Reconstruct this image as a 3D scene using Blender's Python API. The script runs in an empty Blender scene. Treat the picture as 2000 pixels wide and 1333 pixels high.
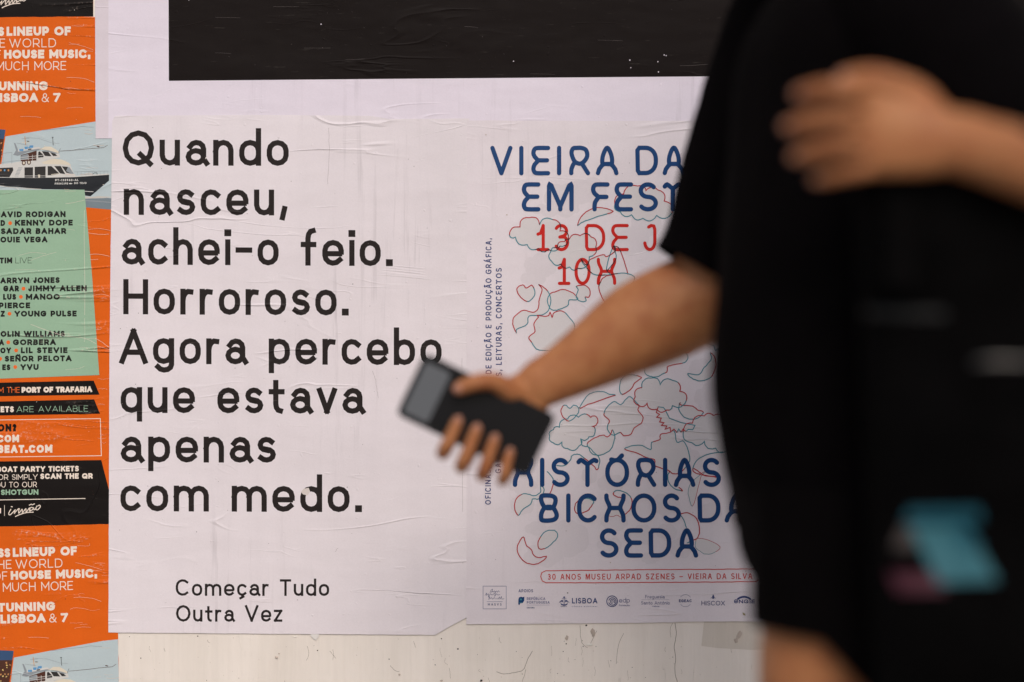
import bpy, bmesh, math, random
from mathutils import Vector, Matrix, noise
from mathutils.geometry import tessellate_polygon

# ------------------------------------------------------------------ camera, light, exposure
SC = bpy.context.scene
COL = SC.collection
D = 3.306            # camera to wall, metres
ZC = 1.0             # camera height
PX = 0.0007          # metres per photo pixel on the wall

cam_data = bpy.data.cameras.new('camera')
cam = bpy.data.objects.new('camera', cam_data); COL.objects.link(cam)
cam.location = (0, -D, ZC); cam.rotation_euler = (math.radians(90), 0, 0)
cam_data.lens = 85; cam_data.sensor_width = 36; cam_data.clip_start = 0.05; cam_data.clip_end = 500
cam_data.dof.use_dof = True; cam_data.dof.focus_distance = D - 0.002; cam_data.dof.aperture_fstop = 0.80
SC.camera = cam

world = bpy.data.worlds.new('World'); SC.world = world; world.use_nodes = True
SUN_EL, SUN_AZ = math.radians(41), math.radians(170)      # azimuth measured clockwise from +Y
nt = world.node_tree; nt.nodes.clear()
wo = nt.nodes.new('ShaderNodeOutputWorld'); wb = nt.nodes.new('ShaderNodeBackground')
sky = nt.nodes.new('ShaderNodeTexSky'); sky.sky_type = 'NISHITA'; sky.sun_disc = False
sky.sun_elevation = SUN_EL; sky.sun_rotation = SUN_AZ; sky.air_density = 1.0; sky.dust_density = 3.0
wb.inputs['Strength'].default_value = 0.10
nt.links.new(sky.outputs[0], wb.inputs[0]); nt.links.new(wb.outputs[0], wo.inputs[0])

sun_data = bpy.data.lights.new('sun', 'SUN'); sun_data.energy = 1.5; sun_data.angle = math.radians(30)
sun_data.color = (1.0, 0.915, 0.85)
sun = bpy.data.objects.new('sun', sun_data); COL.objects.link(sun)
sd = Vector((math.sin(SUN_AZ)*math.cos(SUN_EL), math.cos(SUN_AZ)*math.cos(SUN_EL), math.sin(SUN_EL)))
sun.rotation_euler = sd.to_track_quat('Z', 'Y').to_euler(); sun.location = (-2, -6, 6)

SC.view_settings.view_transform = 'Standard'; SC.view_settings.look = 'None'
SC.view_settings.exposure = 0.08; SC.view_settings.gamma = 1.0
SC.view_settings.use_curve_mapping = False

random.seed(7)

# ------------------------------------------------------------------ helpers
def srgb(r, g, b):
    def f(c):
        c /= 255.0
        return c/12.92 if c <= 0.04045 else ((c+0.055)/1.055)**2.4
    return (f(r), f(g), f(b), 1.0)

def W(u, v, t=0.0):
    """point at distance t in front of the wall that stands behind photo pixel (u, v)"""
    s = PX*(D-t)/D
    return Vector(((u-1000)*s, -t, ZC+(666.5-v)*s))

def tag(o, label=None, cat=None, group=None, kind=None):
    if label: o['label'] = label
    if cat: o['category'] = cat
    if group: o['group'] = group
    if kind: o['kind'] = kind
    return o

def link(name, me, parent=None, loc=(0, 0, 0)):
    o = bpy.data.objects.new(name, me); COL.objects.link(o)
    o.location = loc
    if parent is not None: o.parent = parent
    return o

# ------------------------------------------------------------------ materials
def node(nt, typ, **kw):
    n = nt.nodes.new(typ)
    for k, v in kw.items():
        if k.startswith('i_'):
            n.inputs[k[2:].replace('_', ' ')].default_value = v
        else: setattr(n, k, v)
    return n

def mth(nt, op, a, b=None, c=None, clamp=False):
    n = nt.nodes.new('ShaderNodeMath'); n.operation = op; n.use_clamp = clamp
    for i, x in enumerate((a, b, c)):
        if x is None: continue
        if isinstance(x, (int, float)): n.inputs[i].default_value = x
        else: nt.links.new(x, n.inputs[i])
    return n.outputs[0]

def sep_pos(nt):
    g = nt.nodes.new('ShaderNodeNewGeometry')
    return g.outputs['Position']

def vmul(nt, v, s, off=(0, 0, 0)):
    m = nt.nodes.new('ShaderNodeMapping'); m.inputs['Scale'].default_value = s; m.inputs['Location'].default_value = off
    nt.links.new(v, m.inputs['Vector']); return m.outputs[0]

def ntex(nt, v, scale, detail=3, rough=0.5, dist=0.0):
    n = nt.nodes.new('ShaderNodeTexNoise'); n.inputs['Scale'].default_value = scale
    n.inputs['Detail'].default_value = detail; n.inputs['Roughness'].default_value = rough
    n.inputs['Distortion'].default_value = dist
    nt.links.new(v, n.inputs['Vector']); return n.outputs['Fac']

def ridge(nt, v, scale, width, detail, dist, mask_v, mask_scale, thr):
    """thin wandering creases: narrow ridges along a noise level line, present only in patches"""
    n = ntex(nt, v, scale, detail, 0.45, dist)
    a = mth(nt, 'ABSOLUTE', mth(nt, 'SUBTRACT', n, 0.5))
    r = mth(nt, 'SUBTRACT', 1.0, mth(nt, 'DIVIDE', a, width), clamp=True)
    r = mth(nt, 'POWER', r, 1.6)
    m = ntex(nt, mask_v, mask_scale, 2, 0.5)
    mk = mth(nt, 'MULTIPLY', mth(nt, 'SUBTRACT', m, thr), 9.0, clamp=True)
    return mth(nt, 'MULTIPLY', r, mk)

def principled(name):
    m = bpy.data.materials.new(name); m.use_nodes = True
    nt = m.node_tree; p = nt.nodes['Principled BSDF']
    return m, nt, p

def relief(nt, crease=1.0, offs=0.0):
    """height in metres of pasted paper: grain, soft waves, horizontal creases"""
    pos = sep_pos(nt)
    g = ntex(nt, pos, 520, 3, 0.6)
    wv = ntex(nt, vmul(nt, pos, (0.5, 1, 1.0), (offs, 0, 0)), 9, 3, 0.5)
    vs = ntex(nt, vmul(nt, pos, (1.0, 1, 0.12)), 40, 3, 0.5)
    c1 = ridge(nt, vmul(nt, pos, (0.35, 1, 2.2), (offs+1.3, 0, 0)), 7, 0.020, 3, 0.6, vmul(nt, pos, (0.6, 1, 1.4), (offs, 0, 0)), 7, 0.53)
    c2 = ridge(nt, vmul(nt, pos, (0.30, 1, 1.6), (offs+5.1, 0, 2)), 16, 0.022, 3, 0.8, vmul(nt, pos, (0.8, 1, 1.2), (offs+3, 0, 0)), 12, 0.53)
    c3 = ridge(nt, vmul(nt, pos, (0.9, 1, 0.9), (offs+9.1, 0, 4)), 9, 0.010, 2, 0.9, vmul(nt, pos, (1, 1, 1), (offs+7, 0, 0)), 6, 0.60)
    pim = ntex(nt, pos, 130, 1, 0.5)
    pim = mth(nt, 'MULTIPLY', mth(nt, 'SUBTRACT', pim, 0.74), 6.0, clamp=True)
    h = mth(nt, 'MULTIPLY', g, 0.00008)
    h = mth(nt, 'ADD', h, mth(nt, 'MULTIPLY', wv, 0.0055))
    h = mth(nt, 'ADD', h, mth(nt, 'MULTIPLY', vs, 0.00010))
    h = mth(nt, 'ADD', h, mth(nt, 'MULTIPLY', c1, 0.0013*crease))
    h = mth(nt, 'ADD', h, mth(nt, 'MULTIPLY', c2, 0.00042*crease))
    h = mth(nt, 'ADD', h, mth(nt, 'MULTIPLY', c3, 0.0004*crease))
    h = mth(nt, 'ADD', h, mth(nt, 'MULTIPLY', pim, 0.0005))
    return h, (c1, c2, c3)

MATS = {}
def print_mat(name, col, rough=0.62, crease=1.0, offs=0.0, wear=0.0, tone=0.05, streak=0.0, fibre=0.0, spec=0.3):
    """paper or ink on paper"""
    if name in MATS: return MATS[name]
    m, nt, p = principled(name); MATS[name] = m
    pos = sep_pos(nt)
    h, cr = relief(nt, crease, offs)
    b = nt.nodes.new('ShaderNodeBump'); b.inputs['Strength'].default_value = 1.0; b.inputs['Distance'].default_value = 1.0
    nt.links.new(h, b.inputs['Height']); nt.links.new(b.outputs[0], p.inputs['Normal'])
    p.inputs['Roughness'].default_value = rough
    p.inputs['Specular IOR Level'].default_value = spec
    t1 = ntex(nt, vmul(nt, pos, (1, 1, 0.7), (offs, 0, 0)), 3.2, 4, 0.6)
    t2 = ntex(nt, vmul(nt, pos, (1.0, 1, 0.04), (offs, 0, 0)), 34, 3, 0.6)
    f = mth(nt, 'ADD', mth(nt, 'MULTIPLY', mth(nt, 'SUBTRACT', t1, 0.5), tone*3.0), 1.0)
    f = mth(nt, 'ADD', f, mth(nt, 'MULTIPLY', mth(nt, 'SUBTRACT', t2, 0.5), tone*1.6))
    fine = ntex(nt, pos, 420, 2, 0.7)
    f = mth(nt, 'ADD', f, mth(nt, 'MULTIPLY', mth(nt, 'SUBTRACT', fine, 0.5), 0.10))
    mul = nt.nodes.new('ShaderNodeMix'); mul.data_type = 'RGBA'; mul.blend_type = 'MULTIPLY'; mul.inputs[0].default_value = 1.0
    mul.inputs[6].default_value = col
    cmb = nt.nodes.new('ShaderNodeCombineColor')
    for i in range(3): nt.links.new(f, cmb.inputs[i])
    nt.links.new(cmb.outputs[0], mul.inputs[7])
    out = mul.outputs[2]
    def over(out, fac, c):
        mx = nt.nodes.new('ShaderNodeMix'); mx.data_type = 'RGBA'
        nt.links.new(fac, mx.inputs[0]); nt.links.new(out, mx.inputs[6]); mx.inputs[7].default_value = c
        return mx.outputs[2]
    if streak > 0:      # grime that ran down the sheet
        s = ntex(nt, vmul(nt, pos, (1, 1, 0.05)), 60, 4, 0.75)
        k = ntex(nt, vmul(nt, pos, (1.4, 1, 0.9), (offs+2, 0, 0)), 3.5, 3, 0.6)
        s = mth(nt, 'MULTIPLY', mth(nt, 'SUBTRACT', s, 0.55), 5, clamp=True)
        k = mth(nt, 'MULTIPLY', mth(nt, 'SUBTRACT', k, 0.5), 5, clamp=True)
        out = over(out, mth(nt, 'MULTIPLY', mth(nt, 'MULTIPLY', s, k), streak), srgb(120, 112, 116))
    if fibre > 0:       # ink rubbed off along the creases, pale fibres show
        n = ntex(nt, pos, 260, 3, 0.7)
        n = mth(nt, 'MULTIPLY', mth(nt, 'SUBTRACT', n, 0.53), 7, clamp=True)
        cc = mth(nt, 'MAXIMUM', cr[0], cr[1])
        out = over(out, mth(nt, 'MULTIPLY', mth(nt, 'MULTIPLY', cc, n), fibre), srgb(228, 205, 190))
    if wear > 0:
        n = ntex(nt, vmul(nt, pos, (0.25, 1, 2.5)), 120, 3, 0.7)
        n = mth(nt, 'MULTIPLY', mth(nt, 'SUBTRACT', n, 0.66), 6, clamp=True)
        out = over(out, mth(nt, 'MULTIPLY', n, wear), srgb(200, 190, 180))
    nt.links.new(out, p.inputs['Base Color'])
    return m

def wall_mat(name, col, dirt=0.5):
    m, nt, p = principled(name)
    pos = sep_pos(nt)
    brush = ntex(nt, vmul(nt, pos, (1, 1, 0.035), (0.3, 0, 0)), 110, 4, 0.65)
    wide = ntex(nt, vmul(nt, pos, (1, 1, 0.06), (3, 0, 0)), 11, 3, 0.55)
    blot = ntex(nt, vmul(nt, pos, (1.3, 1, 0.8)), 4.5, 5, 0.65)
    sc = ridge(nt, vmul(nt, pos, (1.4, 1, 0.5), (2, 0, 0)), 14, 0.006, 4, 0.7, pos, 5, 0.55)
    grain = ntex(nt, pos, 330, 3, 0.6)
    r = nt.nodes.new('ShaderNodeValToRGB'); e = r.color_ramp.elements
    e[0].position = 0.30; e[0].color = (col[0]*0.80, col[1]*0.79, col[2]*0.765, 1)
    e[1].position = 0.62; e[1].color = col
    nt.links.new(mth(nt, 'ADD', mth(nt, 'MULTIPLY', wide, 0.45), mth(nt, 'ADD', mth(nt, 'MULTIPLY', blot, 0.4), mth(nt, 'MULTIPLY', brush, 0.18))), r.inputs[0])
    sp = ntex(nt, pos, 95, 2, 0.5)
    sp = mth(nt, 'MULTIPLY', mth(nt, 'SUBTRACT', sp, 0.775), 25, clamp=True)
    mx = nt.nodes.new('ShaderNodeMix'); mx.data_type = 'RGBA'
    nt.links.new(mth(nt, 'MULTIPLY', sp, 0.6), mx.inputs[0]); nt.links.new(r.outputs[0], mx.inputs[6]); mx.inputs[7].default_value = srgb(110, 92, 74)
    mx2 = nt.nodes.new('ShaderNodeMix'); mx2.data_type = 'RGBA'
    nt.links.new(mth(nt, 'MULTIPLY', sc, 0.4*dirt), mx2.inputs[0]); nt.links.new(mx.outputs[2], mx2.inputs[6]); mx2.inputs[7].default_value = srgb(105, 95, 85)
    nt.links.new(mx2.outputs[2], p.inputs['Base Color'])
    h = mth(nt, 'ADD', mth(nt, 'MULTIPLY', brush, 0.0009), mth(nt, 'MULTIPLY', grain, 0.00018))
    h = mth(nt, 'ADD', h, mth(nt, 'MULTIPLY', blot, 0.003))
    h = mth(nt, 'SUBTRACT', h, mth(nt, 'MULTIPLY', sc, 0.0005))
    b = nt.nodes.new('ShaderNodeBump'); b.inputs['Distance'].default_value = 1.0
    nt.links.new(h, b.inputs['Height']); nt.links.new(b.outputs[0], p.inputs['Normal'])
    p.inputs['Roughness'].default_value = 0.6
    return m

def simple_mat(name, col, rough=0.6, bump=0.0, bscale=200, tone=0.0, tscale=8, metal=0.0, spec=0.5, sss=0.0, obj=False):
    m, nt, p = principled(name)
    if obj:
        tc = nt.nodes.new('ShaderNodeTexCoord'); pos = tc.outputs['Object']
    else: pos = sep_pos(nt)
    p.inputs['Roughness'].default_value = rough; p.inputs['Metallic'].default_value = metal
    p.inputs['Specular IOR Level'].default_value = spec
    if sss > 0:
        p.inputs['Subsurface Weight'].default_value = sss
        p.inputs['Subsurface Radius'].default_value = (0.012, 0.005, 0.003); p.inputs['Subsurface Scale'].default_value = 1.0
    if tone > 0:
        n = ntex(nt, pos, tscale, 4, 0.6)
        r = nt.nodes.new('ShaderNodeValToRGB'); e = r.color_ramp.elements
        e[0].position = 0.3; e[1].position = 0.7
        e[0].color = tuple(c*(1-tone) for c in col[:3])+(1,); e[1].color = tuple(min(1, c*(1+tone)) for c in col[:3])+(1,)
        nt.links.new(n, r.inputs[0]); nt.links.new(r.outputs[0], p.inputs['Base Color'])
    else: p.inputs['Base Color'].default_value = col
    if bump > 0:
        n = ntex(nt, pos, bscale, 4, 0.6)
        b = nt.nodes.new('ShaderNodeBump'); b.inputs['Distance'].default_value = bump
        nt.links.new(n, b.inputs['Height']); nt.links.new(b.outputs[0], p.inputs['Normal'])
    return m

# ------------------------------------------------------------------ flat print made of real, very thin ink shapes
class Ink:
    """collects flat shapes in photo pixels, each with its colour and height above the wall (mm)"""
    def __init__(self, mm, tf=None):
        self.v = []; self.f = []; self.m = []; self.mats = []; self.mm = mm; self.tf = tf or (lambda x, y: (x, y)); self.n = 0; self.word = 0; self.fw = []
    def mi(self, mat):
        if mat not in self.mats: self.mats.append(mat)
        return self.mats.index(mat)
    def add(self, pts, faces, mat, mm):
        b = len(self.v); k = self.mi(mat)
        for (x, y) in pts:
            x, y = self.tf(x, y)
            self.v.append(((x-1000)*PX, -mm*0.001, ZC+(666.5-y)*PX))
        for f in faces:
            self.f.append([b+i for i in f]); self.m.append(k); self.fw.append(self.word)
    def poly(self, pts, mat, lift=None):
        if lift is None: self.n += 1; lift = self.n*0.006
        tris = tessellate_polygon([[Vector((x, y, 0)) for x, y in pts]])
        self.add(pts, tris, mat, self.mm+lift)
    def line(self, pts, w, mat, lift=None, closed=False, cap='butt'):
        if lift is None: self.n += 1; lift = self.n*0.004
        P = []
        for p in pts:
            if not P or (abs(P[-1][0]-p[0])+abs(P[-1][1]-p[1])) > 1e-4: P.append(p)
        if closed and len(P) > 2 and abs(P[0][0]-P[-1][0])+abs(P[0][1]-P[-1][1]) < 1e-4: P.pop()
        n = len(P)
        if n < 2: return
        h = w/2
        if not closed and cap == 'square':
            def ext(a, b):
                dx, dy = a[0]-b[0], a[1]-b[1]; l = math.hypot(dx, dy)
                return (a[0]+dx/l*h, a[1]+dy/l*h)
            P[0] = ext(P[0], P[1]); P[-1] = ext(P[-1], P[-2])
        L = []; R = []
        for i in range(n):
            a = P[i-1] if (closed or i > 0) else None
            b = P[(i+1) % n] if (closed or i < n-1) else None
            c = P[i]
            def nrm(p, q):
                dx, dy = q[0]-p[0], q[1]-p[1]; l = math.hypot(dx, dy) or 1
                return (-dy/l, dx/l)
            if a is None: nx, ny = nrm(c, b); k = 1
            elif b is None: nx, ny = nrm(a, c); k = 1
            else:
                n1 = nrm(a, c); n2 = nrm(c, b)
                nx, ny = n1[0]+n2[0], n1[1]+n2[1]; l = math.hypot(nx, ny)
                if l < 1e-3: nx, ny = n1; k = 1
                else:
                    nx, ny = nx/l, ny/l; k = min(2.2, 1/max(0.2, nx*n1[0]+ny*n1[1]))
            L.append((c[0]+nx*h*k, c[1]+ny*h*k)); R.append((c[0]-nx*h*k, c[1]-ny*h*k))
        pts2 = L+R; fs = []
        for i in range(n if closed else n-1):
            j = (i+1) % n
            fs.append([i, j, n+j, n+i])
        self.add(pts2, fs, mat, self.mm+lift)
        if cap == 'round' and not closed:
            for (c, q) in ((P[0], P[1]), (P[-1], P[-2])):
                an = math.atan2(c[1]-q[1], c[0]-q[0])
                fan = [c]+[(c[0]+h*math.cos(an-math.pi/2+math.pi*k/8), c[1]+h*math.sin(an-math.pi/2+math.pi*k/8)) for k in range(9)]
                self.add(fan, [[0, k, k+1] for k in range(1, 9)], mat, self.mm+lift)
    def disc(self, x, y, rx, mat, ry=None, lift=None, n=14, jit=0.0):
        ry = ry or rx
        self.poly([(x+rx*(1+random.uniform(-jit, jit))*math.cos(2*math.pi*k/n), y+ry*(1+random.uniform(-jit, jit))*math.sin(2*math.pi*k/n)) for k in range(n)], mat, lift)
    def build(self, name, parent=None, label=None):
        if name == 'lettering' and len(set(self.fw)) > 1:      # one part per word
            for wd in sorted(set(self.fw)):
                s = Ink(self.mm); s.mats = self.mats; ix = {}
                for f, k, q in zip(self.f, self.m, self.fw):
                    if q != wd: continue
                    for i in f:
                        if i not in ix: ix[i] = len(s.v); s.v.append(self.v[i])
                    s.f.append([ix[i] for i in f]); s.m.append(k)
                s.build(name, parent)
            return None
        me = bpy.data.meshes.new(name)
        org = parent.location if parent else Vector((0, 0, 0))
        me.from_pydata([(x-org.x, y-org.y, z-org.z) for x, y, z in self.v], [], self.f)
        for m in self.mats: me.materials.append(m)
        me.polygons.foreach_set('material_index', self.m)
        me.update()
        # every flat face looks at the street
        bm = bmesh.new(); bm.from_mesh(me)
        bm.normal_update()
        fl = [f for f in bm.faces if f.normal.y > 0]
        bmesh.ops.reverse_faces(bm, faces=fl)
        bm.to_mesh(me); bm.free()
        o = link(name, me, parent)
        if label: o['label'] = label
        return o

def jitter_edge(pts, amp, step=14, torn=None):
    out = []
    n = len(pts)
    for i in range(n):
        a = pts[i]; b = pts[(i+1) % n]
        l = math.hypot(b[0]-a[0], b[1]-a[1]); k = max(1, int(l/step))
        am = amp if not torn or i not in torn else torn[i]
        nx, ny = -(b[1]-a[1])/l, (b[0]-a[0])/l
        for j in range(k):
            f = j/k
            e = 0 if j == 0 else am*(noise.noise(Vector((a[0]+(b[0]-a[0])*f, a[1]+(b[1]-a[1])*f, 3.3))*0.045*1.0)*1.4+random.uniform(-0.4, 0.4))
            out.append((a[0]+(b[0]-a[0])*f+nx*e, a[1]+(b[1]-a[1])*f+ny*e))
    return out

def sheet(name, outline, mm, thick, mat, edge_mat=None):
    """a sheet of paper pasted on the wall: printed front, cut edges down to the layer below"""
    cx = min(p[0] for p in outline); cy = max(p[1] for p in outline)
    org = Vector(((cx-1000)*PX, 0, ZC+(666.5-cy)*PX))
    n = len(outline)
    vs = [((x-1000)*PX-org.x, -mm*0.001, ZC+(666.5-y)*PX-org.z) for x, y in outline]
    vb = [(x, -(mm-thick)*0.001, z) for x, _, z in vs]
    tris = tessellate_polygon([[Vector((x, z, 0)) for x, _, z in vs]])
    fs = [list(t) for t in tris] + [[i, (i+1) % n, n+(i+1) % n, n+i] for i in range(n)]
    me = bpy.data.meshes.new(name); me.from_pydata(vs+vb, [], fs)
    me.materials.append(mat); me.materials.append(edge_mat or mat)
    for i, p in enumerate(me.polygons): p.material_index = 0 if i < len(tris) else 1
    bm = bmesh.new(); bm.from_mesh(me); bmesh.ops.recalc_face_normals(bm, faces=bm.faces)
    fr = [f for f in bm.faces if abs(f.normal.y) > 0.9 and f.normal.y > 0]
    if fr: bmesh.ops.reverse_faces(bm, faces=bm.faces)
    bm.to_mesh(me); bm.free()
    return link(name, me, None, org)

# ------------------------------------------------------------------ stroke lettering
def a(cx, cy, rx, ry, a0, a1): return ('a', cx, cy, rx, ry, a0, a1)
def O(ry=.38): return ['c', a(.5, 1-ry, .5, ry, 0, 180), a(.5, ry, .5, ry, 180, 360)]
LOW = {
 'o': (.86, [O()]),
 'a': (.86, [[a(.5, .68, .42, .32, 158, 0), (.92, .2), (1.1, -.02)], ['c', a(.46, .30, .46, .30, 0, 360)]]),
 'b': (.86, [O(), [(0, 2), (0, 0)]]), 'd': (.86, [O(), [(1, 2), (1, 0)]]),
 'p': (.86, [O(), [(0, 1), (0, -1)]]), 'q': (.86, [O(), [(1, 1), (1, -1)]]),
 'g': (.86, [O(), [(1, 1), (1, -.35), a(.55, -.35, .45, .65, 360, 205)]]),
 'c': (.80, [[a(.53, .62, .53, .38, 38, 180), a(.53, .38, .53, .38, 180, 322)]]),
 'ç': (.80, [[a(.53, .62, .53, .38, 38, 180), a(.53, .38, .53, .38, 180, 322)], [(.5, -.1), (.68, -.45), (.3, -.8)]]),
 'e': (.88, [[(.1, .46), (.9, .46)], [(1, .54), (1, .62), a(.5, .62, .5, .38, 0, 180), a(.5, .38, .5, .38, 180, 325)]]),
 's': (.74, [[a(.5, .74, .46, .26, 35, 270), a(.5, .26, .5, .26, 90, -145)]]),
 'n': (.80, [[(0, 1), (0, 0)], [(0, .62), a(.5, .62, .5, .38, 180, 0), (1, 0)]]),
 'h': (.80, [[(0, 2), (0, 0)], [(0, .62), a(.5, .62, .5, .38, 180, 0), (1, 0)]]),
 'm': (1.38, [[(0, 1), (0, 0)], [(0, .65), a(.25, .65, .25, .35, 180, 0), (.5, 0)], [(.5, .65), a(.75, .65, .25, .35, 180, 0), (1, 0)]]),
 'r': (.56, [[(0, 1), (0, 0)], [(0, .5), a(.7, .55, .7, .45, 180, 72)]]),
 'u': (.80, [[(1, 1), (1, 0)], [(0, 1), (0, .38), a(.5, .38, .5, .38, 180, 360), (1, .62)]]),
 'i': (.20, [[(.5, 1), (.5, 0)], ['dot', .5, 1.78]]),
 'l': (.20, [[(.5, 2), (.5, 0)]]),
 't': (.64, [[(.42, 1.65), (.42, .33), a(.82, .33, .40, .33, 180, 275)], [(0, .93), (1, .93)]]),
 'f': (.66, [[(.42, 0), (.42, 1.35), a(.85, 1.35, .43, .65, 180, 85)], [(0, .90), (.95, .90)]]),
 'v': (.80, [[(0, 1), (.5, 0)], [(.5, 0), (1, 1)]]),
 'y': (.80, [[(0, 1), (.5, 0)], [(1, 1), (.3, -1)]]),
 'z': (.72, [[(0, 1), (1, 1)], [(1, 1), (0, 0)], [(0, 0), (1, 0)]]),
 'x': (.80, [[(0, 1), (1, 0)], [(1, 1), (0, 0)]]),
 'ã': None, 'ó': None,
}
LOW['ã'] = (.86, LOW['a'][1]+[[(.05, 1.42), (.3, 1.6), (.6, 1.42), (.9, 1.6)]])
LOW['ó'] = (.86, LOW['o'][1]+[[(.4, 1.35), (.75, 1.8)]])
UP = {
 'A': (.84, [[(0, 0), (.5, 1)], [(.5, 1), (1, 0)], [(.2, .30), (.8, .30)]]),
 'B': (.68, [['c', (0, 0), (0, 1), (.6, 1), a(.62, .77, .32, .23, 90, -90), (0, .54)], ['c', (0, 0), (0, .54), (.62, .54), a(.66, .27, .34, .27, 90, -90)]]),
 'C': (.82, [[a(.52, .6, .52, .4, 42, 180), a(.52, .4, .52, .4, 180, 318)]]),
 'D': (.78, [['c', (0, 0), (0, 1), (.45, 1), a(.45, .55, .55, .45, 90, 0), a(.45, .45, .55, .45, 0, -90)]]),
 'E': (.62, [[(1, 1), (0, 1), (0, 0), (1, 0)], [(0, .52), (.88, .52)]]),
 'F': (.60, [[(1, 1), (0, 1), (0, 0)], [(0, .48), (.88, .48)]]),
 'G': (.86, [[a(.5, .6, .5, .4, 42, 180), a(.5, .4, .5, .4, 180, 325), (.96, .48), (.55, .48)]]),
 'H': (.74, [[(0, 0), (0, 1)], [(1, 0), (1, 1)], [(0, .52), (1, .52)]]),
 'I': (.18, [[(.5, 0), (.5, 1)]]),
 'J': (.52, [[(1, 1), (1, .33), a(.5, .33, .5, .33, 360, 190)]]),
 'K': (.74, [[(0, 0), (0, 1)], [(1, 1), (0, .32)], [(.38, .58), (1, 0)]]),
 'L': (.56, [[(0, 1), (0, 0), (1, 0)]]),
 'M': (.90, [[(0, 0), (0, 1)], [(0, 1), (.5, .30)], [(.5, .30), (1, 1)], [(1, 1), (1, 0)]]),
 'N': (.78, [[(0, 0), (0, 1)], [(0, 1), (1, 0)], [(1, 0), (1, 1)]]),
 'O': (.90, [O(.47)]),
 'P': (.66, [[(0, 0), (0, 1)], [(0, 1), (.6, 1), a(.62, .68, .38, .32, 90, -90), (0, .36)]]),
 'Q': (.90, [O(.47), [(.58, .28), (.95, -.03)]]),
 'R': (.70, [[(0, 0), (0, 1)], [(0, 1), (.6, 1), a(.62, .69, .36, .31, 90, -90), (0, .38)], [(.5, .38), (1, 0)]]),
 'S': (.64, [[a(.5, .75, .45, .25, 35, 270), a(.5, .25, .5, .25, 90, -145)]]),
 'T': (.68, [[(0, 1), (1, 1)], [(.5, 1), (.5, 0)]]),
 'U': (.76, [[(0, 1), (0, .42), a(.5, .42, .5, .42, 180, 360), (1, 1)]]),
 'V': (.84, [[(0, 1), (.5, 0)], [(.5, 0), (1, 1)]]),
 'W': (1.22, [[(0, 1), (.27, 0)], [(.27, 0), (.5, .95)], [(.5, .95), (.73, 0)], [(.73, 0), (1, 1)]]),
 'X': (.78, [[(0, 1), (1, 0)], [(1, 1), (0, 0)]]),
 'Y': (.80, [[(0, 1), (.5, .42)], [(1, 1), (.5, .42)], [(.5, .42), (.5, 0)]]),
 'Z': (.68, [[(0, 1), (1, 1)], [(1, 1), (0, 0)], [(0, 0), (1, 0)]]),
 '0': (.72, [O(.45)]),
 '1': (.40, [[(.15, .78), (.7, 1)], [(.7, 1), (.7, 0)]]),
 '2': (.60, [[a(.5, .72, .46, .28, 160, -30), (0, 0), (1, 0)]]),
 '3': (.62, [[a(.45, .76, .42, .24, 145, -90)], [a(.45, .27, .5, .27, 90, -150)]]),
 '4': (.66, [[(.75, 0), (.75, 1)], [(.75, 1), (0, .28)], [(0, .28), (1, .28)]]),
 '7': (.62, [[(0, 1), (1, 1)], [(1, 1), (.3, 0)]]),
 '9': (.62, [['c', a(.5, .7, .45, .3, 0, 360)], [(.95, .7), (.5, 0)]]),
 '&': (.80, [[(1, 0), (.2, .68), a(.45, .76, .26, .24, 195, -30), (.5, .56)], [(.5, .56), a(.4, .27, .4, .27, 105, 310), (1, .5)]]),
 '?': (.56, [[a(.5, .75, .45, .25, 160, -70), (.5, .3)], ['dot', .5, .02]]),
 '.': (.20, [['dot', .5, .02]]), ',': (.22, [[(1, .14), (.1, -.16)]]),
 '-': (.50, [[(0, .42), (1, .42)]]), '–': (.70, [[(0, .45), (1, .45)]]), '|': (.1, [[(.5, -.2), (.5, 1.2)]]),
 '•': (.44, []), ' ': (.34, []),
}
def acc(base, s, c=0): w, st = UP[base]; return (w, st+s)
UP['Ñ'] = acc('N', [[(.15, 1.22), (.38, 1.36), (.62, 1.22), (.85, 1.36)]])
UP['Ã'] = acc('A', [[(.2, 1.2), (.4, 1.34), (.6, 1.2), (.8, 1.34)]])
UP['Á'] = acc('A', [[(.42, 1.15), (.68, 1.4)]])
UP['Ú'] = acc('U', [[(.42, 1.15), (.68, 1.4)]])
UP['Â'] = acc('A', [[(.25, 1.15), (.5, 1.38), (.75, 1.15)]])
UP['Ç'] = acc('C', [[(.5, -.05), (.62, -.18), (.36, -.32)]])
FEST = dict(UP)      # rounded festival lettering with pinched stems
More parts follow.
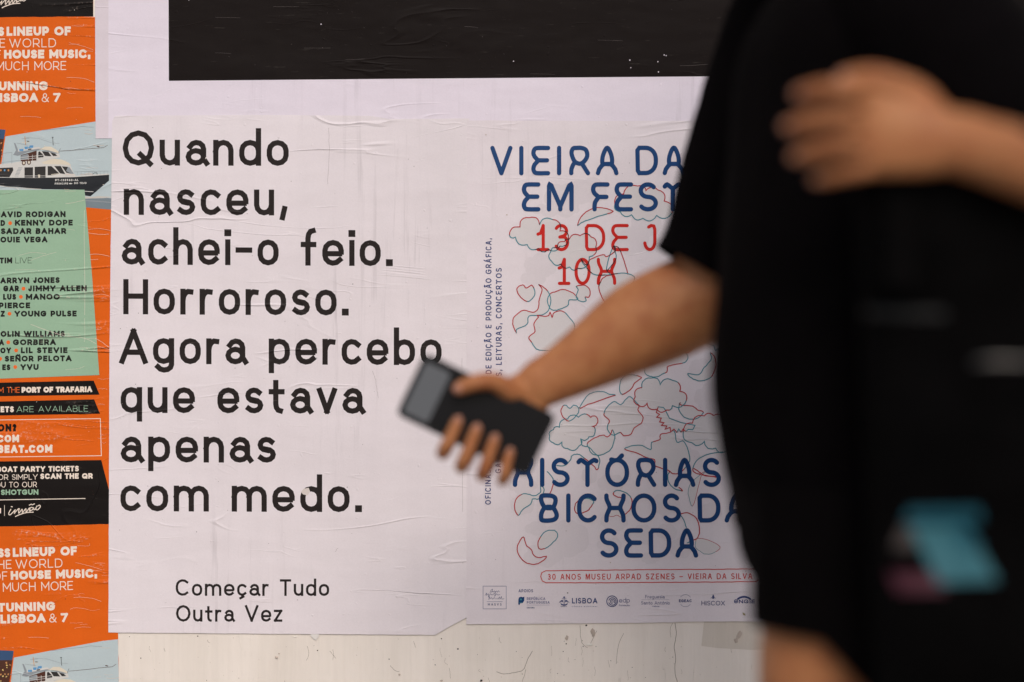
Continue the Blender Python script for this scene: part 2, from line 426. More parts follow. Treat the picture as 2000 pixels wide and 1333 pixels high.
FEST.update({
 'E': (.66, [[(1, 1), (.32, 1), (.1, .95), (.02, .80), (.10, .66), (.30, .50), (.10, .34), (.02, .18), (.10, .04), (.32, 0), (1, 0)], [(.30, .51), (.93, .51)]]),
 'F': (.66, [[(1, 1), (.32, 1), (.1, .95), (.02, .80), (.12, .64), (.36, .49), (.17, .30), (.12, .14), (.12, 0)], [(.36, .50), (.93, .50)]]),
 'A': (.78, [[(.26, .32), (.23, .50), (.28, .72), (.40, .93), (.5, 1), (.60, .93), (.72, .72), (.77, .50), (.74, .32)], [(.27, .36), (.73, .36)], [(.27, .36), (.06, .15), (0, 0)], [(.73, .36), (.94, .15), (1, 0)]]),
 'R': (.74, [['c', (.24, .44), (.05, .68), (.02, .86), (.12, .98), (.3, 1), (.6, 1), (.86, .93), (.96, .74), (.88, .56), (.60, .38)], [(.24, .44), (.12, .34), (.03, .20), (.0, .1), (0, 0)], [(.62, .40), (1, 0)]]),
 'H': (.74, [[(0, 1), (.02, .84), (.16, .62), (.19, .50), (.14, .40), (.02, .20), (0, 0)], [(1, 1), (.98, .84), (.84, .62), (.81, .50), (.86, .40), (.98, .20), (1, 0)], [(.19, .50), (.81, .50)]]),
 'B': (.74, [['c', (.26, .52), (.04, .74), (.0, .90), (.1, 1), (.6, 1), (.88, .92), (.92, .74), (.74, .52)], ['c', (.26, .52), (.03, .30), (.0, .10), (.1, 0), (.6, 0), (.92, .07), (1, .25), (.74, .52)]]),
 'I': (.16, UP['I'][1]), 'V': (.78, UP['V'][1]), 'M': (.84, [[(0, 0), (0, .94)], [(0, .94), (.03, 1), (.10, .96)], [(.10, .96), (.5, .12)], [(.5, .12), (.5, 0)], [(.5, .12), (.9, .96)], [(.9, .96), (.97, 1), (1, .94)], [(1, .94), (1, 0)]]),
 'D': (.80, [['c', (.02, .1), (0, .9), (.1, 1), (.4, 1), a(.45, .55, .55, .45, 90, 0), a(.45, .45, .55, .45, 0, -90), (.1, 0)]]),
 'T': (.80, [[(0, .92), (.14, 1), (.36, .90), (.5, .84), (.64, .90), (.86, 1), (1, .96)], [(.5, .84), (.5, 0)]]),
 'O': (.86, [O(.47)]),
 'Ó': (.86, [O(.47), [(.2, 1.02), (.36, .99)], [(.55, 1.02), (.74, 1.18)]]),
 '1': (.46, [[(.05, .64), (.30, .68), (.56, 1)], [(.56, 1), (.56, 0)], [(.08, 0), (1, 0)]]),
 '3': (.56, [[a(.45, .77, .45, .23, 150, -60), (.35, .52)], [(.35, .52), a(.48, .28, .5, .28, 60, -150)]]),
 '0': (.66, [O(.48)]),
 'J': (.52, [[(.4, .94), (.62, 1), (.86, .98), (.95, .84), (.95, .33), a(.5, .33, .45, .33, 360, 190)]]),
 'S': (.68, UP['S'][1]), 'C': (.78, UP['C'][1]), 'Ã': None, 'Á': None, 'Ç': None})
FEST['Ã'] = (.78, FEST['A'][1]+[[(.2, 1.2), (.4, 1.34), (.6, 1.2), (.8, 1.34)]])
FEST['Á'] = (.78, FEST['A'][1]+[[(.42, 1.15), (.68, 1.4)]])
FEST['Ç'] = (.78, FEST['C'][1]+[[(.5, -.05), (.62, -.18), (.36, -.32)]])

def catmull(pts, k=4, closed=False):
    n = len(pts); out = []
    rng = range(n if closed else n-1)
    for i in rng:
        p0 = pts[(i-1) % n] if (closed or i > 0) else pts[0]
        p1 = pts[i]; p2 = pts[(i+1) % n]
        p3 = pts[(i+2) % n] if (closed or i < n-2) else pts[-1]
        for j in range(k):
            t = j/k
            out.append(tuple(0.5*((2*p1[c])+(-p0[c]+p2[c])*t+(2*p0[c]-5*p1[c]+4*p2[c]-p3[c])*t*t+(-p0[c]+3*p1[c]-3*p2[c]+p3[c])*t**3) for c in range(len(p1))))
    if not closed: out.append(tuple(pts[-1]))
    return out

SEGS = []   # strokes of the red letters, so that overprinted outlines turn dark there
def text(ink, s, x0, x1, y, cap, w, mat, font=UP, style='flat', slope=0.0, xh=None, asc=None, desc=None, gap=None, nseg=5, rot=0.0, keep=False, dot=None, smooth=False, ty=None):
    """lay a line of stroke letters; x0 left edge (or None: right aligned at x1), y baseline"""
    xh = xh or cap*0.72; asc = asc or cap*1.06; desc = desc or cap*0.26
    gap = cap*0.16 if gap is None else gap
    adv = []; x = 0
    for ch in s:
        low = ch in LOW
        gw, st = (LOW if low else font)[ch]
        Wd = gw*(xh if low else cap)
        if gw <= .2: Wd = max(w, (dot or w) if ch in '.,' else w)
        adv.append((ch, x, Wd, low, st)); x += Wd+gap
    tot = x-gap
    sx = 1.0
    if x0 is not None and x1 is not None: sx = (x1-x0)/tot
    elif x0 is None: x0 = x1-tot
    oy = y
    cr, sr = math.cos(rot), math.sin(rot)
    def place(px, py):      # px along the line, py up
        py2 = py+px*slope
        return (x0+px*cr-py2*sr, oy-(px*sr+py2*cr))
    h = w/2
    ink.word += 1
    for ch, gx, Wd, low, st in adv:
        if ch == ' ': ink.word += 1
        Wd *= sx; gx *= sx
        def mp(u, v):
            X = gx+h+u*max(Wd-w, 0)
            if low:
                if v > 1: Y = (xh-h)+(v-1)*(asc-xh)
                elif v < 0: Y = h+v*desc
                else: Y = h+v*(xh-w)
            else:
                Y = h+v*(cap-w)
            return X, Y
        if ch == '•':
            c = place(gx+Wd/2, cap*0.5); ink.disc(c[0], c[1], cap*0.33, mat if not keep else keep, lift=0.0); continue
        for k, stroke in enumerate(st):
            if stroke and stroke[0] == 'dot':
                d = (dot or w*1.25)/2; X, Y = mp(stroke[1], stroke[2])
                if stroke[2] < .5: Y = d
                if style == 'round': c = place(X, Y); ink.disc(c[0], c[1], d, mat, lift=0.01)
                else: ink.poly([place(X-d, Y-d), place(X+d, Y-d), place(X+d, Y+d), place(X-d, Y+d)], mat, lift=0.01)
                continue
            closed = stroke[0] == 'c'
            pts = []
            raw = [q for q in (stroke[1:] if closed else stroke)]
            if smooth and not any(q[0] == 'a' for q in raw) and len(raw) > 4:
                raw = catmull(raw, 3, closed)
            for q in raw:
                if q[0] == 'a':
                    _, cx, cy, rx, ry, a0, a1 = q
                    n = max(2, int(round(abs(a1-a0)/90.0*nseg)))
                    for j in range(n+1):
                        an = math.radians(a0+(a1-a0)*j/n)
                        pts.append(mp(cx+rx*math.cos(an), cy+ry*math.sin(an)))
                else: pts.append(mp(q[0], q[1]))
            pts = [place(*p) for p in pts]
            cap_s = 'round' if style == 'round' else 'square'
            ink.line(pts, w, mat, lift=0.012*k, closed=closed, cap=cap_s)
            if font is FEST and cap < 56 and cap > 40:
                for i in range(len(pts)-1): SEGS.append((pts[i], pts[i+1], w))
    return tot

# ------------------------------------------------------------------ the setting
def box_mesh(name, x0, x1, y0, y1, z0, z1, mat, org=(0, 0, 0), bevel=0.0):
    bm = bmesh.new(); bmesh.ops.create_cube(bm, size=1)
    for v in bm.verts:
        v.co = Vector(((v.co.x+.5)*(x1-x0)+x0, (v.co.y+.5)*(y1-y0)+y0, (v.co.z+.5)*(z1-z0)+z0))-Vector(org)
    if bevel: bmesh.ops.bevel(bm, geom=bm.edges[:], offset=bevel, segments=2, affect='EDGES')
    me = bpy.data.meshes.new(name); bm.to_mesh(me); bm.free(); me.materials.append(mat); return me

M_PAVE = simple_mat('pavement_stone', (0.26, 0.25, 0.24, 1), 0.8, 0.002, 30, 0.25, 5)
M_ASPH = simple_mat('asphalt', (0.05, 0.05, 0.052, 1), 0.85, 0.003, 120, 0.2, 6)
M_KERB = simple_mat('kerb_stone', (0.32, 0.31, 0.29, 1), 0.75, 0.001, 60, 0.15, 9)
tag(link('street', box_mesh('street', -60, 60, -60, -2.301, -0.30, -0.12, M_ASPH)), kind='structure')
tag(link('pavement', box_mesh('pavement', -60, 60, -2.10, 0.0, -0.30, 0.0, M_PAVE)), kind='structure')
tag(link('kerb', box_mesh('kerb', -60, 60, -2.30, -2.101, -0.30, 0.004, M_KERB, bevel=0.01)), kind='structure')
tag(link('ground', box_mesh('ground', -300, 300, -300, 300, -1.0, -0.31, M_PAVE)), kind='structure')
M_WALL = wall_mat('cream_paint', srgb(240, 232, 224))
wall = link('wall', box_mesh('wall', -4, 4, 0.0, 0.25, -0.3, 3.4, M_WALL))
tag(wall, 'cream painted street wall with brush streaks and cracks behind the posters', 'wall')

# paint flakes, cracks and nail holes on the bare strip of wall
M_CRACK = simple_mat('crack_shade', srgb(120, 108, 94), 0.9)
M_FLAKE = simple_mat('loose_paint', srgb(226, 220, 210), 0.55, 0.0004, 200, 0.05, 40)
M_HOLE = simple_mat('nail_hole', srgb(38, 30, 24), 0.9)
M_PLAST = simple_mat('exposed_plaster', srgb(186, 172, 160), 0.85, 0.001, 160, 0.12, 60)
cr = Ink(0.05)
def crack(pts, w=0.9, mat=M_CRACK):
    P = catmull(pts, 4); P = [(x+random.uniform(-.5, .5), y+random.uniform(-.5, .5)) for x, y in P]
    cr.line(P, w, mat)
crack([(970, 1313), (985, 1317), (1005, 1314), (1022, 1309), (1030, 1290), (1040, 1272)], 0.9)
crack([(1027, 1308), (1024, 1320), (1020, 1332)], 0.6)
crack([(1318, 1217), (1321, 1240), (1317, 1262), (1320, 1285), (1318, 1310), (1323, 1334)], 1.0)
crack([(1315, 1217), (1309, 1228), (1310, 1245)], 0.5)
crack([(1204, 1297), (1208, 1262), (1218, 1238)], 0.6)
crack([(1133, 1222), (1134, 1243), (1138, 1258), (1148, 1266)], 0.6)
crack([(1166, 1232), (1158, 1247), (1152, 1262)], 0.6)
crack([(600, 1262), (603, 1280), (598, 1290)], 0.5); crack([(644, 1272), (651, 1280), (656, 1287)], 0.5)
crack([(762, 1300), (771, 1310), (780, 1312)], 0.6); crack([(808, 1253), (812, 1265)], 0.5)
for i in range(26):
    x = random.uniform(230, 1470); y = random.uniform(1245, 1333); l = random.uniform(6, 22)
    crack([(x, y), (x+random.uniform(-3, 3), y+l/2), (x+random.uniform(-2, 4), y+l)], random.uniform(.25, .5), M_CRACK)
tag(cr.build('crack', wall), kind='stuff')
ho = Ink(0.06)
for x, y, r in ((1145, 1222, 2.0), (1106, 1258, 1.4), (1139, 1263, 1.0), (1100, 1273, 1.0), (620, 1271, 1.2), (760, 1288, 1.2), (894, 1268, 1.8), (940, 1330, 2.4),
                (253, 1244, .9), (275, 1286, 1.1), (386, 1243, 1.3), (862, 1248, 1.3), (1164, 1263, .8), (1102, 1253, .8), (850, 1299, 1.0), (1020, 1317, .8)):
    ho.disc(x, y, r, M_HOLE, jit=0.25, n=9)
for i in range(60):
    ho.disc(random.uniform(230, 1475), random.uniform(1243, 1332), random.uniform(.35, .8), M_HOLE if i % 2 else M_PLAST, jit=.3, n=7)
tag(ho.build('nail_hole', wall), kind='stuff')
def flake(cx, cy, rx, ry, mat, lift=1.2, name='paint_flake', ang=0.0):
    """a curled chip: irregular plate lifted at one side"""
    n = 11; vs = []; 
    for k in range(n):
        t = 2*math.pi*k/n; r = random.uniform(.65, 1.15)
        x = rx*r*math.cos(t); y = ry*r*math.sin(t)
        x, y = x*math.cos(ang)-y*math.sin(ang), x*math.sin(ang)+y*math.cos(ang)
        vs.append((cx+x, cy+y, 0.2+max(0, math.sin(t+.6))*lift))
    P = [((x-1000)*PX, -m*0.001, ZC+(666.5-y)*PX) for x, y, m in vs]
    Q = [(x, 0.0005, z) for x, y, z in P]
    c = ((cx-1000)*PX, -(0.4+lift*.4)*0.001, ZC+(666.5-cy)*PX)
    fs = [[k, (k+1) % n, 2*n] for k in range(n)]+[[k, n+k, n+(k+1) % n, (k+1) % n] for k in range(n)]
    me = bpy.data.meshes.new(name); me.from_pydata(P+Q+[c], [], fs); me.materials.append(mat)
    bm = bmesh.new(); bm.from_mesh(me); bmesh.ops.recalc_face_normals(bm, faces=bm.faces); bm.to_mesh(me); bm.free()
    return link(name, me, wall)
flake(1158, 1236, 5, 9, M_PLAST, 1.6); flake(1151, 1259, 8, 2.2, M_FLAKE, 2.4); flake(1107, 1246, 4, 5, M_PLAST, 1.0)
flake(1444, 1240, 5, 10, M_PLAST, 1.8, ang=.4); flake(1437, 1252, 4, 5, M_PLAST, 1.2); flake(540, 1284, 4, 2, M_PLAST, 1.6)
flake(576, 1244, 4, 2, M_FLAKE, 1.0); flake(545, 1277, 2, 1.4, M_PLAST, 1.2); flake(862, 1330, 3, 2, M_PLAST, 1.0)
flake(222, 1278, 5, 8, M_FLAKE, 0.6); flake(780, 1318, 2.5, 2, M_PLAST, 1.2)
# slightly darker repainted patch beside the walker
pt = Ink(0.2)
M_PATCH = wall_mat('repainted_patch_paint', srgb(220, 211, 200))
pt.poly([(1376, 1205), (1640, 1205), (1640, 1266), (1560, 1268), (1470, 1270), (1400, 1266), (1370, 1262)], M_PATCH)
pt.build('repainted_patch', wall, 'greyer repainted patch below the drawn poster')

# ------------------------------------------------------------------ inks and papers
C = dict(
 orange=print_mat('ink_orange', srgb(222, 98, 18), 0.5, 1.3, 0.0, tone=.07, fibre=.6, spec=.15),
 black=print_mat('ink_poster_black', srgb(20, 15, 14), 0.50, 1.0, 0.0, tone=.10, wear=.10, fibre=.25, spec=.15),
 green=print_mat('ink_mint', srgb(150, 184, 156), 0.5, 1.3, 0.0, tone=.05, fibre=.6),
 cream=print_mat('ink_free_cream', srgb(236, 222, 208), 0.55, 1.2, 0.0, tone=.04),
 dark=print_mat('ink_text_dark', srgb(16, 17, 13), 0.5, 1.2, 0.0, tone=.08, fibre=.5),
 orange2=print_mat('ink_orange_mark', srgb(235, 105, 38), 0.5, 1.2, 0.0),
 sky=print_mat('photo_sky', srgb(184, 199, 203), 0.45, 1.3, 0.0, tone=.06, fibre=.35),
 sea=print_mat('photo_sea', srgb(118, 132, 140), 0.45, 1.3, 0.0, tone=.10, fibre=.3),
 foam=print_mat('photo_foam', srgb(196, 192, 184), 0.5, 1.2, 0.0, tone=.1),
 hull=print_mat('photo_hull', srgb(22, 27, 34), 0.45, 1.2, 0.0, tone=.12, fibre=.3),
 white=print_mat('photo_white', srgb(208, 207, 203), 0.5, 1.2, 0.0, tone=.06),
 wcream=print_mat('photo_cabin', srgb(218, 209, 190), 0.5, 1.2, 0.0, tone=.05),
 glass=print_mat('photo_glass', srgb(44, 42, 42), 0.5, 1.2, 0.0, tone=.2),
 grey=print_mat('photo_grey', srgb(140, 148, 154), 0.5, 1.2, 0.0),
 blue=print_mat('photo_blue', srgb(92, 150, 196), 0.5, 1.2, 0.0),
 dusk=print_mat('photo_dusk', srgb(54, 82, 120), 0.5, 1.2, 0.0, tone=.1),
 brown=print_mat('photo_brown', srgb(78, 44, 32), 0.5, 1.2, 0.0, tone=.3),
 flesh=print_mat('photo_flesh', srgb(196, 140, 88), 0.5, 1.2, 0.0, tone=.3),
 yellow=print_mat('photo_yellow', srgb(226, 196, 120), 0.5, 1.2, 0.0),
 paleor=print_mat('bare_paper_scuff', srgb(238, 196, 168), 0.6, 1.2, 0.0),
)
P_TOP = print_mat('paper_lilac_white', (0.765, 0.705, 0.795, 1), 0.6, .35, 11.0, tone=.03, streak=.5)
P_TOPB = print_mat('ink_block_black', srgb(23, 17, 16), 0.55, .5, 11.0, tone=.12, wear=.10, spec=.10)
P_QUO = print_mat('paper_grey_white', (0.775, 0.72, 0.755, 1), 0.62, .8, 23.0, tone=.05, streak=.4)
P_QINK = print_mat('ink_quote', srgb(34, 27, 26), 0.5, 1.0, 23.0, tone=.12, wear=.18, spec=.2)
P_DRW = print_mat('paper_rose_white', (0.765, 0.705, 0.745, 1), 0.62, .6, 37.0, tone=.05, streak=.3)
P_DBLUE = print_mat('ink_blue', srgb(0, 60, 114), 0.5, .55, 37.0, tone=.06)
P_DNAVY = print_mat('ink_navy', srgb(48, 66, 120), 0.5, .55, 37.0)
P_DNAVY2 = print_mat('ink_navy_pale', srgb(108, 112, 150), 0.5, .55, 37.0)
P_DRED = print_mat('ink_red', srgb(200, 24, 14), 0.5, .55, 37.0, tone=.06)
P_DCRIM = print_mat('ink_crimson', srgb(178, 26, 40), 0.5, .55, 37.0)
P_DTEAL = print_mat('ink_teal', srgb(64, 136, 150), 0.5, .55, 37.0)
P_DTINT = print_mat('ink_tint', (0.685, 0.650, 0.660, 1), 0.6, .55, 37.0, tone=.02)
P_DTINT2 = print_mat('ink_tint_pale', (0.715, 0.660, 0.695, 1), 0.6, .55, 37.0, tone=.02)
P_DMIX = print_mat('ink_overprint', srgb(70, 18, 26), 0.5, .55, 37.0)
P_EDGE = simple_mat('paper_edge', srgb(214, 205, 200), 0.8)

# ------------------------------------------------------------------ orange boat party posters
def boat_picture(ink, rb):
    z = lambda pts: [(x/7.405, 240+y/7.405) for x, y in pts]
    k = [0]
    def pg(pts, c): k[0] += 1; ink.poly(z(pts), C[c], lift=k[0]*0.0016)
    def ln(pts, w, c): k[0] += 1; ink.line(z(pts), w/7.405, C[c], lift=k[0]*0.0016)
    pg([(80, 200), (1370, -15), (rb, -34), (rb, 1120), (1400, 1090), (1225, 1110), (1200, 1000), (-200, 1000), (-200, 600), (20, 600)], 'sky')
    pg([(1225, 1085), (1400, 1070), (rb, 1100), (rb, 1262), (1240, 1225)], 'sea')
    pg([(1225, 1065), (1330, 1075), (1420, 1062), (rb, 1075), (1500, 1092), (1225, 1100)], 'foam')
    pg([(1230, 1120), (1420, 1128), (rb, 1150), (rb, 1165), (1400, 1145), (1232, 1135)], 'grey')
    # evening crowd picture at the far left
    pg([(-600, 60), (80, 102), (0, 600), (-600, 900)], 'dusk')
    pg([(-600, 230), (58, 235), (30, 420), (0, 600), (-600, 700)], 'brown')
    for i in range(60):
        x = random.uniform(-400, 45); y = random.uniform(260, 560)
        if x > 60-(y-100)*.13: continue
        pg([(x, y), (x+random.uniform(8, 26), y+random.uniform(-8, 8)), (x+random.uniform(5, 20), y+random.uniform(10, 30)), (x-6, y+random.uniform(8, 20))], random.choice(['flesh', 'yellow', 'brown', 'flesh', 'glass']))
    # hull
    pg([(-300, 790), (500, 798), (1075, 785), (1578, 752), (1578, 838), (1310, 1065), (1232, 1055), (1222, 970), (560, 962), (250, 930), (-300, 905)], 'hull')
    ln([(1225, 992), (1352, 1000)], 9, 'white'); ln([(-50, 905), (200, 940), (600, 962)], 8, 'foam')
    # lower cabin
    pg([(-300, 640), (190, 605), (330, 610), (1020, 615), (1060, 720), (1090, 770), (1570, 735), (1578, 754), (1075, 788), (500, 800), (-300, 792)], 'white')
    pg([(-120, 660), (185, 648), (195, 690), (145, 790), (-120, 785)], 'glass')
    for q in range(5): pg([(-110+q*55, 680), (-90+q*55, 672), (-85+q*55, 700), (-105+q*55, 705)], 'blue' if q % 2 else 'flesh')
    ln([(150, 795), (235, 640)], 26, 'white')
    for q in range(7): ln([(262-q*9, 655+q*20), (322-q*9, 655+q*20)], 8, 'grey')
    pg([(355, 648), (478, 645), (478, 795), (355, 795)], 'glass'); pg([(502, 640), (660, 632), (660, 795), (502, 795)], 'glass')
    pg([(690, 630), (745, 630), (858, 735), (858, 742), (740, 762), (690, 762)], 'glass')
    pg([(785, 628), (880, 628), (945, 745), (870, 735)], 'glass'); pg([(893, 632), (985, 640), (1030, 740), (960, 725)], 'glass')
    pg([(985, 640), (1010, 650), (1070, 742), (1030, 740), (955, 700)], 'grey')
    ln([(200, 772), (690, 770)], 6, 'white'); ln([(740, 750), (860, 738)], 8, 'wcream')
    pg([(550, 752), (580, 752), (580, 795), (555, 795)], 'wcream')
    # upper deck
    pg([(-300, 650), (180, 580), (300, 560), (560, 545), (660, 545), (760, 520), (900, 535), (1000, 580), (1030, 618), (960, 628), (640, 612), (250, 622), (-300, 672)], 'white')
    pg([(700, 540), (790, 522), (900, 537), (990, 578), (1030, 618), (900, 605), (640, 600), (600, 575)], 'wcream')
    pg([(300, 470), (530, 405), (530, 548), (300, 560)], 'brown'); pg([(305, 478), (405, 452), (405, 530), (305, 540)], 'grey')
    pg([(535, 420), (560, 410), (850, 440), (870, 500), (640, 545), (535, 548)], 'white')
    pg([(555, 425), (575, 415), (630, 470), (630, 505), (552, 515)], 'glass'); pg([(605, 412), (700, 422), (745, 487), (650, 482)], 'glass'); pg([(722, 425), (790, 440), (830, 482), (770, 484)], 'glass')
    ln([(300, 505), (640, 470)], 6, 'white'); ln([(300, 535), (640, 500)], 6, 'white')
    for x in (410, 470, 530): ln([(x, 465), (x, 550)], 6, 'white')
    pg([(185, 465), (260, 415), (600, 370), (690, 360), (780, 370), (860, 425), (860, 440), (800, 450), (600, 392), (410, 425), (260, 480)], 'grey')
    pg([(600, 375), (650, 345), (740, 348), (820, 395), (858, 428), (840, 440), (700, 400), (560, 385)], 'wcream')
    pg([(200, 290), (225, 300), (265, 400), (250, 440), (200, 455), (232, 400)], 'grey')
    pg([(265, 385), (560, 350), (600, 372), (260, 420)], 'white')
    for (x0, y0, x1, y1) in ((278, 383, 342, 410), (355, 350, 405, 384), (425, 332, 482, 364), (410, 352, 440, 372)): pg([(x0, y0), (x1, y0-4), (x1-3, y1), (x0+3, y1+2)], 'blue')
    pg([(405, 380), (455, 374), (455, 390), (405, 396)], 'glass')
    for x, y in ((345, 583), (420, 575)):
        pg([(x+30*math.cos(t*.7), y+36*math.sin(t*.7)) for t in range(9)], 'brown'); pg([(x+16*math.cos(t*.7), y+22*math.sin(t*.7)) for t in range(9)], 'wcream')
    # masts, aerials, rails
    ln([(360, 200), (372, 325)], 10, 'flesh'); ln([(315, 235), (425, 225)], 4, 'grey'); ln([(320, 288), (420, 280)], 7, 'wcream'); ln([(240, 296), (400, 325)], 4, 'grey')
    pg([(385, 262), (425, 265), (420, 275), (390, 273)], 'glass'); ln([(762, 208), (770, 330)], 7, 'glass'); ln([(750, 212), (775, 212)], 8, 'glass')
    ln([(875, 375), (850, 430)], 5, 'glass'); ln([(380, 215), (560, 228), (760, 295), (860, 300)], 3, 'grey'); ln([(45, 440), (45, 600)], 3, 'grey'); ln([(172, 440), (172, 600)], 4, 'grey')
    ln([(20, 445), (180, 430)], 4, 'grey'); ln([(0, 580), (290, 545)], 3, 'grey')
    ln([(1070, 712), (1570, 700)], 3, 'grey')
    for x in range(1120, 1570, 55): ln([(x, 705), (x, 760)], 3, 'grey')
    ln([(1340, 745), (1370, 725), (1405, 728), (1410, 750)], 6, 'glass')
    # folds in the sheet that read as lines across the sky
    ln([(870, 412), (1150, 392), (1300, 375), (1500, 362), (1558, 325)], 5, 'brown'); pg([(1395, 343), (1410, 334), (1445, 348), (1430, 356)], 'brown')
    ln([(600, 110), (800, 92), (1100, 68), (1200, 52), (1290, 64), (1360, 66)], 4, 'grey')
    ink.disc(1520/7.405, 240+802/7.405, 1.6, C['white'], ry=.9)

def orange_poster(tf, mm, right=228.0, top=33.0, bottom=1027.5):
    sh = [(-420, top+3), (right-45 if right < 200 else right, top), (right, top+200), (right, bottom), (-420, bottom+5)]
    out = jitter_edge([tf(*p) for p in sh], 0.7, 16)
    p = sheet('orange_poster', out, mm, 0.5, C['orange'], P_EDGE)
    T = lambda ink, s, x0, x1, y, cap, w, c, sl=0.006, **kw: text(ink, s, x0, x1, y, cap, w, C[c], slope=sl, gap=kw.pop('gap', cap*.14), nseg=6, **kw)
    L = []
    def line(*a_, **kw):
        ink = Ink(mm+.08, tf); T(ink, *a_, **kw); L.append(ink)
    sl = 0.006
    line('SS', None, 8, 70.9, 17.6, 4.9, 'cream', sl, gap=1.4); line('LINEUP OF', 13, 138.3, 70.4, 17.6, 4.9, 'cream', sl, gap=1.6)
    line('OF THE', None, 10, 93.8, 17.4, 1.7, 'cream', sl, gap=3.2); line('WORLD', 18, 109.5, 93.3, 17.4, 1.7, 'cream', sl, gap=3.2)
    line('OF', None, 1.5, 115.6, 17, 1.7, 'cream', sl, gap=3); line('HOUSE MUSIC,', 8, 176, 115.0, 17.0, 4.9, 'cream', sl, gap=1.4)
    line('MUCH MORE', None, 129.3, 138.0, 17.4, 1.7, 'cream', sl, gap=2.6)
    line('STUNNING', -33, 93.6, 177.3, 17.2, 4.9, 'cream', sl, gap=1.7)
    line('LISBOA', -14, 74.5, 200, 17.4, 4.9, 'cream', sl, gap=1.5)
    line('&', 81.5, 95.5, 200, 17.4, 1.7, 'cream', sl); line('7', 104, 118, 199.6, 17.4, 4.4, 'cream', sl)
    # photograph
    ink = Ink(mm+.04, tf); boat_picture(ink, min(1650, (right-.2)*7.405)); o = ink.build('boat_picture', p)
    ink = Ink(mm+.30, tf)
    text(ink, 'PT-133943-AL', 108, 153.5, 354.5, 4.2, 1.0, C['white'], slope=.01, gap=.8)
    text(ink, 'PRINCIPE', 107, 133, 361, 3.6, .9, C['white'], slope=.01, gap=.7); ink.disc(138, 359, 3.6, C['white'], ry=1.2)
    text(ink, 'DO TEJO', 145, 169, 360, 3.6, .9, C['white'], slope=.01, gap=.7)
    ink.build('lettering', p)
    # mint panel
    ink = Ink(mm+.33, tf); ink.poly([(-420, 372), (0, 371.5), (165, 371), (180, 540), (194, 733), (0, 740), (-420, 750)], C['green']); ink.build('mint_panel', p)
    g = mm+.35
    def gl(s, x0, x1, yb, cap=11.4, w=3.3, c='dark', sl=.004, **kw):
        ink = Ink(g, tf); text(ink, s, x0, x1, yb, cap, w, C[c], slope=sl, gap=kw.pop('gap', cap*.13), nseg=5, keep=C['orange2']); L.append(ink)
    gl('DAVID RODIGAN', -10, 128.2, 425); gl('D', None, 10, 441.8); gl('•', 16, 24, 442); gl('KENNY DOPE', 29.3, 142.2, 441.4)
    gl('SADAR BAHAR', 1.8, 129.3, 457.8); gl('LOUIE VEGA', -8, 92.7, 474.3); gl('TIM', None, 24, 515); gl('LIVE', 30.2, 62.5, 514.8, w=.9)
    gl('DARRYN JONES', -11, 116.7, 554.2, sl=.008); gl('GAR', None, 37, 569.8); gl('•', 42, 50, 570); gl('JIMMY ALLEN', 55.3, 169.6, 569.6, sl=.004)
    gl('LUS', None, 31.5, 586); gl('•', 37, 45, 586); gl('MANOO', 50.8, 117, 586); gl('PIERCE', -2, 59, 602.8)
    gl('Z', None, 9.4, 619); gl('•', 14.7, 22.7, 619); gl('YOUNG PULSE', 28.4, 149.8, 619)
    gl('COLIN WILLIAMS', -11, 126.6, 658.5); gl('A', None, 8, 674.8); gl('•', 12.2, 20.2, 674.8); gl('GORBERA', 25.6, 109.3, 674.7)
    gl('OY', None, 21.6, 690.6); gl('•', 27.7, 35.7, 690.6); gl('LIL STEVIE', 41, 132, 690.4)
    gl('•', -3.5, 4.5, 707); gl('SEÑOR PELOTA', 9.4, 140, 706.8, sl=.006); gl('ES', None, 20.3, 723.6); gl('•', 26, 34, 723); gl('YVU', 40, 75.6, 723.2)
    # black bands
    for i, q in enumerate(([(-420, 760), (0, 747.8), (183, 743.8), (194.5, 771.4), (0, 774.4), (-420, 782)], [(-420, 792), (0, 784.6), (184, 780.4), (195.3, 808.6), (0, 812), (-420, 818)])):
        ink = Ink(mm+.05, tf); ink.poly(q, C['black']); ink.build('black_band', p)
    line('FROM THE', None, 38.7, 768.2, 11, 1.1, 'orange2', .012, gap=1.4)
    line('PORT OF TRAFARIA', 42.3, 180, 767.6, 11.2, 3.5, 'cream', .010, gap=.5)
    line('TICKETS', None, 27, 806.2, 11.6, 3.2, 'cream', .012); line('ARE AVAILABLE', 32.4, 172, 805.6, 11.6, 1.0, 'green', .010, gap=2.0)
    ink = Ink(mm+.07, tf); ink.line([(-400, 826), (196, 818), (198, 890.5), (-400, 898)], 1.3, C['cream']); ink.build('white_frame', p)
    line('ON?', None, 32.4, 843.4, 14.6, 4.2, 'black', .012); line('COM', None, 37.3, 864.6, 14.6, 4.2, 'cream', .01); line('BEAT.COM', -4, 102.3, 885.4, 15.4, 4.5, 'cream', .008)
    ink = Ink(mm+.05, tf); ink.poly([(-420, 910), (0, 901.6), (198, 899), (213, 958), (right, 958), (right, bottom-.6), (213, bottom-.6), (0, bottom+1.2), (-420, bottom+3)], C['black']); ink.build('black_block', p)
    line('BOAT PARTY TICKETS', -6, 154, 922.6, 10.8, 2.9, 'cream', .010, gap=1.0)
    line('OR SIMPLY', -4, 73.5, 937.8, 10.6, 1.2, 'cream', .009, gap=1.4); line('SCAN THE QR', 78.7, 181, 936.0, 10.6, 2.9, 'cream', .008, gap=1.1)
    line('YOU TO OUR', None, 72, 952.8, 10.8, 1.2, 'cream', .008, gap=1.6); line('SHOTGUN', 1.8, 75, 967.2, 10.4, 2.6, 'green', .008, gap=1.0)
